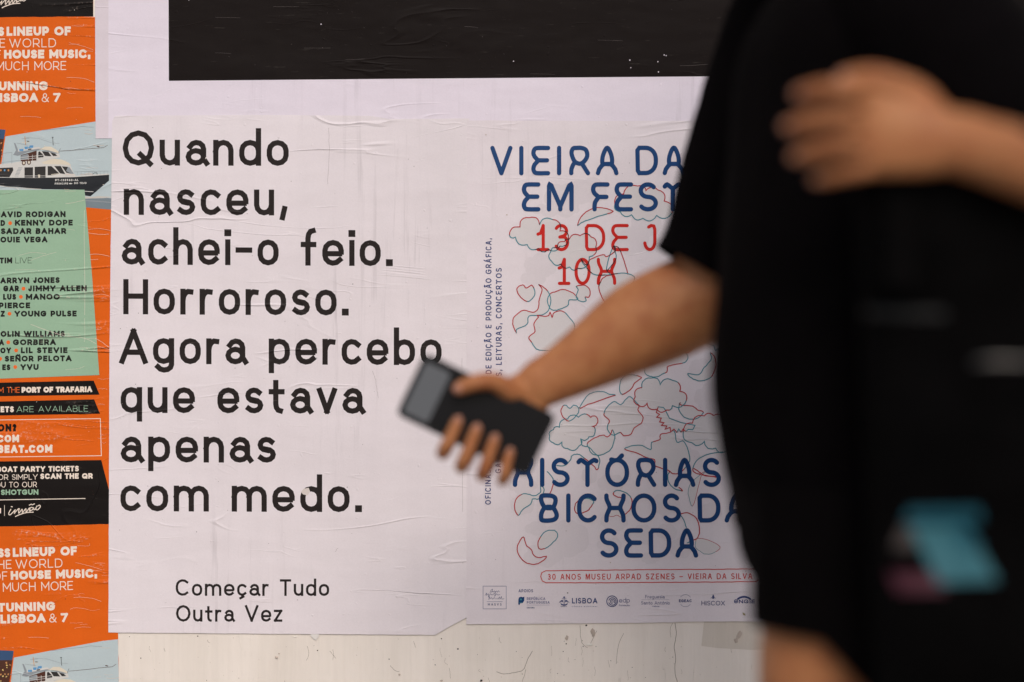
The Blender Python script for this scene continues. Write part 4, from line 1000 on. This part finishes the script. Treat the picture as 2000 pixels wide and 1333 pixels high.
ink = mk(); text(ink, 'HISCOX', 1369.8, 1415.5, 1182.6, 8.8, 1.05, N, gap=1.3)
ink.poly([(1392.8, 1161), (1394.8, 1165), (1393.4, 1169.6), (1392.2, 1169.6), (1390.8, 1165)], N); ink.line([(1388, 1168.8), (1390.6, 1167), (1391.8, 1170)], .9, N); ink.line([(1397.4, 1168.8), (1395, 1167), (1393.8, 1170)], .9, N); ink.build('supporter_mark', pD)
ink = mk(); text(ink, 'e', 1433.5, 1441, 1178.6, 8, 1.6, N, xh=7.6, asc=9); text(ink, 'NGIE', 1443, 1474, 1178.6, 7.4, 1.5, N, gap=1.4)
ink.poly(arc(1453, 1184, 20, 225, 315, 12)+[(x, y+2.8) for x, y in arc(1453, 1184, 19, 310, 230, 12)], N); ink.build('supporter_mark', pD)
ink = Ink(2.13)
ink.poly([(1450, 1196), (1455, 1199), (1456, 1203), (1451, 1201)], print_mat('stain', srgb(150, 138, 100), .8, .5, 3.0))
for i in range(50): ink.disc(random.uniform(920, 1480), random.uniform(242, 1208), random.uniform(.3, .8), M_HOLE if i % 2 else M_HAIR, jit=.4, n=6)
for x, y in ((1108.5, 1158.2), (949, 264), (1192, 1099), (990, 420)): ink.disc(x, y, 1.2, M_PLAST if y < 1100 else M_HOLE, jit=.4)
tag(ink.build('speck', pD), kind='stuff')

# ------------------------------------------------------------------ the passer-by
def cr_interp(P, k):
    return [Vector(p) for p in catmull([tuple(p) for p in P], k)]

def loft(bm, pts, rad, ref=(0, 1, 0), seg=24, k=4, caps=True, fn=None):
    """tube through pts; rad items are r or (r along ref, r across); smooth in between, rounded ends"""
    P = cr_interp(pts, k)
    Rr = [tuple(r) if isinstance(r, (tuple, list)) else (r, r) for r in rad]
    R = catmull(Rr, k)
    n = len(P); rings = []
    ref = Vector(ref)
    frames = []
    for i in range(n):
        t = (P[min(i+1, n-1)]-P[max(i-1, 0)])
        if t.length < 1e-9: t = Vector((0, 0, 1))
        t.normalize()
        a_ = ref-t*ref.dot(t)
        if a_.length < 1e-4: a_ = Vector((1, 0, 0))
        a_.normalize(); b_ = t.cross(a_)
        frames.append((P[i], t, a_, b_, R[i]))
    if caps:
        def dome(fr, sgn):
            p, t, a_, b_, r = fr; rm = min(r)
            return [(p+t*sgn*rm*math.sin(q), t, a_, b_, (r[0]*math.cos(q), r[1]*math.cos(q))) for q in (math.radians(30), math.radians(58), math.radians(78))]
        frames = list(reversed(dome(frames[0], -1)))+frames+dome(frames[-1], 1)
    N = len(frames)
    for i, (p, t, a_, b_, r) in enumerate(frames):
        ring = []
        for j in range(seg):
            an = 2*math.pi*j/seg
            v = p+a_*r[0]*math.cos(an)+b_*r[1]*math.sin(an)
            if fn: v = fn(v, (v-p).normalized() if (v-p).length > 1e-9 else t, i/(N-1))
            ring.append(bm.verts.new(v))
        rings.append(ring)
    for i in range(N-1):
        for j in range(seg):
            bm.faces.new((rings[i][j], rings[i][(j+1) % seg], rings[i+1][(j+1) % seg], rings[i+1][j]))
    if caps:
        bm.faces.new(list(reversed(rings[0]))); bm.faces.new(rings[-1])

def ball(bm, c, r):
    m = Matrix.Translation(c)@Matrix.Diagonal((r[0], r[1], r[2], 1))
    bmesh.ops.create_uvsphere(bm, u_segments=24, v_segments=16, radius=1, matrix=m)

def remeshed(bm, name, voxel, smooth, mat):
    """union of overlapping closed volumes into one continuous skin"""
    bmesh.ops.recalc_face_normals(bm, faces=bm.faces)
    me = bpy.data.meshes.new(name+'_base'); bm.to_mesh(me); bm.free()
    o = bpy.data.objects.new(name, me); COL.objects.link(o)
    m = o.modifiers.new('r', 'REMESH'); m.mode = 'VOXEL'; m.voxel_size = voxel; m.use_smooth_shade = True
    s = o.modifiers.new('s', 'SMOOTH'); s.iterations = smooth; s.factor = 0.5
    dg = bpy.context.evaluated_depsgraph_get()
    nm = bpy.data.meshes.new_from_object(o.evaluated_get(dg)); nm.name = name
    bpy.data.objects.remove(o); bpy.data.meshes.remove(me)
    nm.materials.clear(); nm.materials.append(mat)
    nm.polygons.foreach_set('use_smooth', [True]*len(nm.polygons))
    return nm

def shell(bm, name, mat, thick=0.0022):
    me = bpy.data.meshes.new(name); bmesh.ops.recalc_face_normals(bm, faces=bm.faces); bm.to_mesh(me); bm.free()
    me.materials.append(mat); me.polygons.foreach_set('use_smooth', [True]*len(me.polygons))
    o = link(name, me)
    s = o.modifiers.new('thickness', 'SOLIDIFY'); s.thickness = thick; s.offset = 1
    return o

M_SKIN, snt, sp_ = principled('skin')
g_ = sep_pos(snt)
n1 = ntex(snt, g_, 34, 5, 0.65); n2 = ntex(snt, g_, 420, 3, 0.6)
rr = snt.nodes.new('ShaderNodeValToRGB'); rr.color_ramp.elements[0].position = .35; rr.color_ramp.elements[1].position = .68
rr.color_ramp.elements[0].color = (0.345, 0.125, 0.052, 1); rr.color_ramp.elements[1].color = (0.46, 0.205, 0.088, 1)
snt.links.new(n1, rr.inputs[0]); snt.links.new(rr.outputs[0], sp_.inputs['Base Color'])
sb = snt.nodes.new('ShaderNodeBump'); sb.inputs['Distance'].default_value = 0.0003
snt.links.new(n2, sb.inputs['Height']); snt.links.new(sb.outputs[0], sp_.inputs['Normal'])
sp_.inputs['Roughness'].default_value = 0.5; sp_.inputs['Subsurface Weight'].default_value = 0.15
sp_.inputs['Subsurface Radius'].default_value = (0.010, 0.004, 0.002); sp_.inputs['Subsurface Scale'].default_value = 1.0
sp_.inputs['Specular IOR Level'].default_value = 0.2
M_NAIL = simple_mat('fingernail', (0.44, 0.20, 0.13, 1), 0.35)
M_SHIRT = simple_mat('black_jersey', (0.0028, 0.0022, 0.0025, 1), 0.95, 0.0006, 900, 0.2, 30, spec=.03)
M_SHORT = simple_mat('black_cotton', (0.0026, 0.0021, 0.0023, 1), 0.95, 0.0006, 700, 0.2, 30, spec=.03)
M_BAG = simple_mat('black_nylon', (0.0022, 0.002, 0.0021, 1), 0.9, 0.0008, 600, 0.3, 25, spec=.03)
M_HAIR2 = simple_mat('dark_hair', (0.015, 0.010, 0.008, 1), 0.5, 0.002, 300, .3, 40)
M_SHOE = simple_mat('shoe_canvas', (0.02, 0.02, 0.02, 1), 0.7); M_SOLE = simple_mat('shoe_sole', (0.6, 0.58, 0.55, 1), 0.6)
M_PHONE = simple_mat('phone_black', (0.005, 0.005, 0.006, 1), 0.4, spec=.25); M_LENS = simple_mat('phone_lens', (0.006, 0.006, 0.008, 1), 0.35, spec=.2)
M_PGREY = simple_mat('phone_lit_grey', (0.10, 0.11, 0.125, 1), 0.5)
M_TEAL = simple_mat('print_teal', srgb(2, 74, 90), 0.5, tone=.15, tscale=60); M_TEAL2 = simple_mat('print_pale_teal', srgb(46, 102, 114), 0.5, tone=.12, tscale=60)
M_PINK = simple_mat('print_pink', srgb(66, 18, 36), 0.5, tone=.15, tscale=60); M_PRW = simple_mat('print_white', srgb(60, 52, 50), 0.5)
M_METAL = simple_mat('buckle_metal', (0.12, 0.115, 0.11, 1), 0.45, metal=1.0)

TB = 0.58            # distance of the body's middle from the wall
body = bmesh.new()
# trunk, neck, head
loft(body, [W(1690, 960, TB), W(1660, 800, TB), W(1640, 600, TB), W(1655, 380, TB), W(1655, 200, TB), W(1650, 60, TB), W(1648, -30, TB)],
     [(.155, .10), (.165, .105), (.135, .095), (.150, .105), (.175, .110), (.175, .095), (.09, .06)], ref=(0, 1, 0), seg=32)
loft(body, [W(1655, 0, TB), W(1640, -130, TB), W(1628, -210, TB)], [.062, .055, .056], seg=20)
HC = W(1600, -330, TB)
ball(body, HC+Vector((.012, 0, .02)), (.098, .078, .105)); ball(body, HC+Vector((-.045, 0, -.04)), (.052, .058, .068))
loft(body, [HC+Vector((-.088, 0, .012)), HC+Vector((-.105, 0, -.012)), HC+Vector((-.112, 0, -.024))], [.008, .011, .013], seg=12)
ball(body, HC+Vector((-.088, 0, -.055)), (.014, .024, .006)); ball(body, HC+Vector((-.088, 0, -.066)), (.013, .022, .007)); ball(body, HC+Vector((-.08, 0, -.095)), (.020, .026, .018))
for s in (-1, 1):
    ball(body, HC+Vector((.015, s*.080, -.015)), (.018, .007, .030)); ball(body, HC+Vector((-.077, s*.031, .012)), (.012, .016, .010))
# far arm (right), slightly bent, carrying the phone
ARM = [W(1590, 45, .40), W(1500, 240, .38), W(1430, 420, .37), W(1385, 545, .37)]
loft(body, ARM, [.062, .052, .047, .047], seg=24)
FORE = [W(1405, 565, .37), W(1335, 598, .372), W(1245, 640, .375), W(1160, 692, .378), W(1095, 730, .381), W(1050, 752, .384)]
loft(body, FORE, [(.046, .056), (.046, .058), (.042, .055), (.034, .043), (.026, .034), (.022, .030)], seg=24, ref=(0, 1, 0))
# far hand: palm towards the street, phone lying in it
PC = (952, 822); pa = Vector((.902, .432)); pb = Vector((-.432, .902))
def ph(a_, b_, t): return W(PC[0]+pa.x*a_+pb.x*b_, PC[1]+pa.y*a_+pb.y*b_, t)
mcp = [ph(-36, 12, .385), ph(2, 12, .385), ph(36, 8, .386), ph(68, 2, .388)]
wrist = FORE[-1]
pm = (mcp[1]+mcp[2])/2
across = (mcp[3]-mcp[0]).normalized()
loft(body, [wrist, wrist.lerp(pm, .35), wrist.lerp(pm, .75), pm+(pm-wrist)*.04], [(.026, .020), (.034, .017), (.040, .014), (.038, .012)], ref=tuple(across), seg=28)
fr = [.0085, .0088, .0083, .0073]
fold = [(-50, 92), (-6, 100), (38, 98), (78, 90)]
tips = [(-52, 26), (-12, 24), (28, 26), (66, 36)]
for i in range(4):
    a0, b0 = fold[i]; a1, b1 = tips[i]
    m0 = mcp[i]
    loft(body, [wrist.lerp(m0, .55), m0, ph(a0+2, b0-30, .386), ph(a0, b0-4, .392), ph(a0-1, b0+4, .405), ph(a0-2, b0-8, .4175), ph((a0+a1)/2, (b0+b1)/2+6, .4205), ph(a1, b1, .4185)],
         [.0095, .0112, fr[i]*1.08, fr[i]*1.05, fr[i]*1.0, fr[i]*1.0, fr[i]*.95, fr[i]*.86], seg=16)
loft(body, [wrist.lerp(mcp[0], .15), ph(20, -72, .398), ph(-20, -74, .412), ph(-52, -58, .4205), ph(-76, -34, .4195)], [.016, .0145, .0118, .0108, .0090], seg=16)
# near arm (left), bent, hand held in front of the chest
loft(body, [W(1765, 20, .72), W(1900, 140, .82), W(2060, 270, .90), W(2215, 345, .945)], [.060, .050, .046, .045], seg=24)
loft(body, [W(2225, 345, .945), W(2130, 328, .94), W(2010, 304, .935), W(1920, 288, .925), W(1862, 276, .918)],
     [(.040, .042), (.043, .047), (.036, .0425), (.027, .034), (.023, .032)], seg=24, ref=(0, 1, 0))
LW = W(1862, 276, .918)
lm = [W(1722, 196, .915), W(1712, 238, .919), W(1718, 281, .917), W(1735, 322, .912)]
ctr = (lm[1]+lm[2])/2
loft(body, [LW, LW.lerp(ctr, .35), LW.lerp(ctr, .8), ctr], [(.031, .021), (.037, .018), (.040, .0145), (.037, .012)], ref=(0, 0, 1), seg=28)
chains = [[(1655, 178, .925), (1604, 176, .918), (1566, 184, .906)], [(1640, 232, .930), (1584, 238, .921), (1546, 247, .907)],
          [(1648, 285, .927), (1596, 295, .917), (1560, 305, .903)], [(1676, 333, .919), (1630, 343, .910), (1600, 350, .898)]]
for i in range(4):
    c = [W(*q) for q in chains[i]]
    loft(body, [LW.lerp(lm[i], .5), lm[i], lm[i].lerp(c[0], .5), c[0], c[0].lerp(c[1], .5), c[1], c[2]],
         [.0105, .0118, fr[i]*1.06, fr[i]*1.13, fr[i]*1.0, fr[i]*1.03, fr[i]*.86], seg=16)
loft(body, [LW.lerp(lm[0], .12), W(1800, 198, .902), W(1752, 166, .893), W(1700, 152, .889), W(1650, 156, .886)], [.018, .0165, .0128, .0118, .0092], seg=16)
# legs: near leg steps forward, far leg trails
NH = W(1690, 980, .655); 
loft(body, [NH, W(1640, 1180, .68), W(1606, 1330, .68), W(1625, 1560, .675), W(1640, 1640, .67)], [.082, .078, .070, .054, .052], seg=28)
loft(body, [W(1638, 1630, .67), W(1650, 1760, .67), W(1680, 1980, .665), W(1705, 2240, .66), W(1708, 2330, .66)], [.052, .056, .046, .030, .032], seg=24)
FH = W(1720, 960, .48)
loft(body, [FH, W(1760, 1200, .48), W(1790, 1400, .48), W(1800, 1540, .48)], [.090, .076, .060, .050], seg=28)
loft(body, [W(1800, 1530, .48), W(1850, 1700, .48), W(1930, 1950, .48), W(1990, 2180, .48), W(1995, 2220, .48)], [.050, .055, .045, .030, .031], seg=24)
bme = remeshed(body, 'person', 0.0026, 5, M_SKIN)
person = link('person', bme)
tag(person, 'person in black shirt and shorts walking past the posters with a phone in one hand', 'person')

def kid(o, parent=person):
    o.parent = parent; return o

def nail(tip, prev, rad):
    d = (tip-prev).normalized(); n_ = Vector((0, -1, 0)); n_ = (n_-d*n_.dot(d)).normalized(); s_ = d.cross(n_)
    bm = bmesh.new(); bmesh.ops.create_uvsphere(bm, u_segments=14, v_segments=10, radius=1)
    for v in bm.verts: v.co = tip+d*rad*.15+n_*rad*.62+d*v.co.x*rad*.72+s_*v.co.y*rad*.62+n_*v.co.z*rad*.34
    me = bpy.data.meshes.new('fingernail'); bm.to_mesh(me); bm.free(); me.materials.append(M_NAIL); me.polygons.foreach_set('use_smooth', [True]*len(me.polygons)); kid(link('fingernail', me))
for i in range(4):
    nail(ph(*tips[i], .4185), ph(fold[i][0]-2, fold[i][1]-8, .4175), fr[i]*.95)
    nail(W(*chains[i][2]), W(*chains[i][1]), fr[i]*.95)
nail(ph(-76, -34, .4195), ph(-52, -58, .4205), .0098); nail(W(1650, 156, .886), W(1700, 152, .889), .0098)
# shoes
for (x, y, z, pitch) in ((W(1708, 2380, .66).x, -.66, .0, 0.0), (W(1995, 2290, .48).x, -.48, .055, .45)):
    for part, mat in (('shoe', M_SHOE), ('sole', M_SOLE)):
        bm = bmesh.new()
        if part == 'shoe': loft(bm, [Vector((.06, 0, .05)), Vector((.0, 0, .055)), Vector((-.08, 0, .045)), Vector((-.16, 0, .032)), Vector((-.19, 0, .028))], [(.032, .045), (.036, .055), (.042, .038), (.042, .024), (.03, .016)], seg=20)
        else: loft(bm, [Vector((.085, 0, .012)), Vector((.0, 0, .012)), Vector((-.12, 0, .012)), Vector((-.20, 0, .014))], [(.030, .011), (.036, .012), (.046, .012), (.030, .010)], seg=20)
        bmesh.ops.rotate(bm, verts=bm.verts, cent=(-.12, 0, 0), matrix=Matrix.Rotation(-pitch, 3, 'Y'))
        bmesh.ops.translate(bm, verts=bm.verts, vec=(x+.03, y, z+.002))
        me = bpy.data.meshes.new(part); bm.to_mesh(me); bm.free(); me.materials.append(mat); me.polygons.foreach_set('use_smooth', [True]*len(me.polygons))
        kid(link(part, me))
# hair: a cap of short dark hair
bm = bmesh.new(); ball(bm, HC+Vector((.020, 0, .030)), (.104, .086, .106)); ball(bm, HC+Vector((.05, 0, -.03)), (.065, .075, .075))
for f in list(bm.verts):
    if f.co.x < HC.x-.062 and f.co.z < HC.z+.07: bm.verts.remove(f)
for v in bm.verts:
    v.co += v.co.normalized()*0+Vector((noise.noise(v.co*60), noise.noise(v.co*60+Vector((5, 0, 0))), noise.noise(v.co*60+Vector((0, 7, 0)))))*.004
me = bpy.data.meshes.new('hair'); bm.to_mesh(me); bm.free(); me.materials.append(M_HAIR2); me.polygons.foreach_set('use_smooth', [True]*len(me.polygons)); kid(link('hair', me))

# clothes, each an open garment with cloth thickness and folds
def folds(amp, sc=(9, 9, 3), seed=0.0, hem=1.0):
    def f(v, n, t):
        q = Vector((v.x*sc[0]+seed, v.y*sc[1], v.z*sc[2]))
        d = noise.noise(q)*amp+noise.noise(q*2.3)*amp*.45
        return v+n*d*(.4+.6*t*hem)
    return f
bm = bmesh.new()
loft(bm, [W(1648, -48, TB), W(1650, 10, TB), W(1652, 120, TB), W(1650, 330, TB), W(1628, 560, TB), W(1618, 760, TB), W(1652, 930, TB), W(1662, 1010, TB)],
     [(.085, .055), (.175, .09), (.205, .118), (.195, .128), (.185, .131), (.185, .130), (.19, .131), (.192, .130)], ref=(0, 1, 0), seg=72, k=10, caps=False, fn=folds(.010, (14, 10, 4)))
kid(shell(bm, 'shirt', M_SHIRT))
bm = bmesh.new()   # far sleeve, wide, its hem cut square to the arm
loft(bm, [W(1600, -20, .42), W(1560, 80, .395), W(1495, 230, .38), W(1436, 375, .37), W(1386, 490, .37), W(1366, 528, .37)],
     [(.07, .085), (.080, .092), (.074, .080), (.068, .068), (.062, .060), (.061, .058)], ref=(0, 1, 0), seg=56, k=10, caps=False, fn=folds(.007, (16, 12, 9), 3.0))
kid(shell(bm, 'sleeve', M_SHIRT))
bm = bmesh.new()
loft(bm, [W(1730, -40, .70), W(1800, 20, .76), W(1900, 130, .83), W(2040, 250, .90), W(2120, 300, .92)],
     [(.07, .085), (.085, .088), (.076, .078), (.068, .068), (.066, .066)], ref=(0, 1, 0), seg=56, k=10, caps=False, fn=folds(.006, (14, 12, 12), 8.0))
kid(shell(bm, 'sleeve', M_SHIRT))
# shorts: hips and two legs, the near hem runs from the front down to the back
bm = bmesh.new()
loft(bm, [W(1655, 880, TB), W(1662, 960, TB), W(1672, 1060, TB), W(1690, 1120, TB)], [(.175, .122), (.180, .128), (.175, .128), (.12, .09)], ref=(0, 1, 0), seg=64, k=6, caps=False, fn=folds(.004, (12, 12, 6), 2.0))
kid(shell(bm, 'shorts', M_SHORT))
def short_leg(pts, rad, shear, seed):
    bm = bmesh.new()
    z1 = pts[-1].z; z0 = pts[0].z
    base = folds(.006, (14, 12, 4), seed)
    cx = pts[-1].x
    def f(v, n, t):
        v = base(v, n, t)
        return Vector((v.x, v.y, v.z-shear(v.x-cx)*(t**3)))
    loft(bm, pts, rad, ref=(0, 1, 0), seg=64, k=10, caps=False, fn=f)
    kid(shell(bm, 'shorts_leg', M_SHORT, .0025))
def hem_near(dx):      # metres in front (-) or behind (+) the leg's middle
    u = dx/.00056
    return (max(0, u+45)*1.0)*.00056
short_leg([W(1672, 1000, .67), W(1655, 1090, .68), W(1638, 1170, .68), W(1630, 1235, .68)], [(.11, .115), (.105, .103), (.100, .093), (.098, .0865)], hem_near, 4.0)
short_leg([W(1720, 1000, .48), W(1750, 1120, .48), W(1775, 1250, .48), W(1790, 1370, .48)], [(.11, .11), (.105, .10), (.10, .095), (.10, .095)], lambda d: 0, 6.0)

# phone in the far hand
def slab(name, cx, cy, la, lb, t0, t1, mat, bevel=.0025, rad=.009):
    bm = bmesh.new(); s = PX*(D-(t0+t1)/2)/D
    pts = []
    ha, hb = la/2, lb/2; r = rad/s
    for (sx, sy, a0) in ((1, 1, 0), (-1, 1, 90), (-1, -1, 180), (1, -1, 270)):
        for k in range(5):
            an = math.radians(a0+22.5*k); pts.append((sx*(ha-r)+r*math.cos(an), sy*(hb-r)+r*math.sin(an)))
    lo = [bm.verts.new(W(cx+pa.x*u+pb.x*v, cy+pa.y*u+pb.y*v, t0)) for u, v in pts]
    hi = [bm.verts.new(W(cx+pa.x*u+pb.x*v, cy+pa.y*u+pb.y*v, t1)) for u, v in pts]
    n = len(pts)
    bm.faces.new(lo); bm.faces.new(hi)
    for i in range(n): bm.faces.new((lo[i], lo[(i+1) % n], hi[(i+1) % n], hi[i]))
    bmesh.ops.recalc_face_normals(bm, faces=bm.faces)
    if bevel: bmesh.ops.bevel(bm, geom=[e for e in bm.edges if len({round(v.co.y, 4) for v in e.verts}) == 1], offset=bevel*.4, segments=2, affect='EDGES')
    me = bpy.data.meshes.new(name); bm.to_mesh(me); bm.free(); me.materials.append(mat); return link(name, me)
PCX, PCY = 930, 811
phone = slab('phone', PCX, PCY, 285, 134, .3990, .4075, M_PHONE)
tag(phone, 'black smartphone held crosswise in the walker\'s lowered hand', 'phone')
def onphone(name, a_, b_, la, lb, mat, t0=.4075, t1=.4079, rad=.002):
    o = slab(name, PCX+pa.x*a_+pb.x*b_, PCY+pa.y*a_+pb.y*b_, la, lb, t0, t1, mat, 0, rad); o.parent = phone; return o
onphone('screen', 0, 0, 275, 124, M_LENS, .4075, .4077, .007)
onphone('lit_corner', -106, 2, 54, 108, M_PGREY, .40775, .4079, .004)  # lit end of the phone painted as a paler grey plate

# shoulder bag at the near hip
TBG = .86
bm = bmesh.new()
def bagpt(u, v, d): return W(u, v, TBG+d)
nu, nv = 14, 16
grid = {}
for side_ in (0, 1):
    for i in range(nu+1):
        for j in range(nv+1):
            fu, fv = i/nu, j/nv
            u = 1668+fu*560+40*fv; v = 325+fv*1055+fu*10
            ed = (math.sin(math.pi*fu)**.45)*(math.sin(math.pi*min(1, .15+fv*.85))**.35)
            d = ed*(.055 if side_ else -.05)+noise.noise(Vector((fu*4, fv*5, side_*7)))*.012*ed
            # rounded corners
            cu = 1+.06*math.cos(math.pi*fv*2)
            grid[side_, i, j] = bm.verts.new(bagpt(1948+(u-1948), v+6*noise.noise(Vector((fu*5, 1, 2))), d))
for side_ in (0, 1):
    for i in range(nu):
        for j in range(nv): bm.faces.new((grid[side_, i, j], grid[side_, i+1, j], grid[side_, i+1, j+1], grid[side_, i, j+1]))
for i in range(nu):
    for j in (0, nv): bm.faces.new((grid[0, i, j], grid[0, i+1, j], grid[1, i+1, j], grid[1, i, j]))
for j in range(nv):
    for i in (0, nu): bm.faces.new((grid[0, i, j], grid[0, i, j+1], grid[1, i, j+1], grid[1, i, j]))
bmesh.ops.remove_doubles(bm, verts=bm.verts, dist=.0005); bmesh.ops.recalc_face_normals(bm, faces=bm.faces)
bmesh.ops.subdivide_edges(bm, edges=bm.edges[:], cuts=1, use_grid_fill=True, smooth=.6)
me = bpy.data.meshes.new('shoulder_bag'); bm.to_mesh(me); bm.free(); me.materials.append(M_BAG); me.polygons.foreach_set('use_smooth', [True]*len(me.polygons))
bag = link('shoulder_bag', me); tag(bag, 'black fabric shoulder bag with teal and pink print at the walker\'s hip', 'bag')
# drape patches on the bag by casting onto it
from mathutils.bvhtree import BVHTree
bvh = BVHTree.FromPolygons([v.co[:] for v in me.vertices], [p.vertices[:] for p in me.polygons])
def patch(name, quad, mat, off=.0012, nn=10):
    bm = bmesh.new(); g = {}
    o_ = Vector((0, -D, ZC))
    for i in range(nn+1):
        for j in range(nn+1):
            a_, b_ = i/nn, j/nn
            p = [(1-b_)*((1-a_)*quad[0][k]+a_*quad[1][k])+b_*((1-a_)*quad[3][k]+a_*quad[2][k]) for k in (0, 1)]
            q = W(p[0], p[1], 1.4); r = bvh.ray_cast(Vector((W(p[0], p[1], .92).x, q.y, W(p[0], p[1], .92).z)), Vector((0, 1, 0)))
            c = r[0] if r[0] else W(p[0], p[1], .93)
            g[i, j] = bm.verts.new(c+Vector((0, -off, 0)))
    for i in range(nn):
        for j in range(nn): bm.faces.new((g[i, j], g[i+1, j], g[i+1, j+1], g[i, j+1]))
    bmesh.ops.recalc_face_normals(bm, faces=bm.faces)
    me = bpy.data.meshes.new(name); bm.to_mesh(me); bm.free(); me.materials.append(mat); o = link(name, me, bag)
    s = o.modifiers.new('thickness', 'SOLIDIFY'); s.thickness = .0006; s.offset = 0
    return o
patch('printed_patch', [(1785, 998), (1915, 994), (1922, 1020), (1774, 1022)], M_TEAL)
patch('printed_patch', [(1784, 1029), (1890, 1027), (1955, 1138), (1842, 1144)], M_TEAL2)
patch('printed_patch', [(1868, 1036), (1896, 1030), (1925, 1075), (1885, 1072)], M_TEAL, .0022)
patch('printed_patch', [(1746, 1124), (1830, 1124), (1858, 1160), (1762, 1164)], M_PINK)
patch('printed_patch', [(1772, 1030), (1786, 1030), (1800, 1076), (1752, 1078)], M_PRW, .0018)
patch('webbing_band', [(1690, 600), (1850, 606), (1850, 622), (1690, 618)], simple_mat('webbing', (0.008, 0.008, 0.0078, 1), .8))
bm = bmesh.new(); loft(bm, [W(1905, 709, .952), W(1940, 706, .955), W(1990, 707, .955), W(2040, 706, .95)], [.002, .0035, .0035, .003], seg=12)
me = bpy.data.meshes.new('buckle'); bm.to_mesh(me); bm.free(); me.materials.append(M_METAL); link('buckle', me, bag)
for (x0, x1) in ((1760, 1800), (2100, 1860)):
    bm = bmesh.new(); loft(bm, [W(x0, 560, .925), W(x0+5, 400, .90), W((x0+x1)/2, 150, .862), W(x1-10, -20, .80), W(x1-60, -52, .72), W(x1-90, -30, .62)], [(.003, .019)]*6, ref=(0, 1, 0.0), seg=12)
    me = bpy.data.meshes.new('strap'); bm.to_mesh(me); bm.free(); me.materials.append(M_BAG); me.polygons.foreach_set('use_smooth', [True]*len(me.polygons)); link('strap', me, bag)
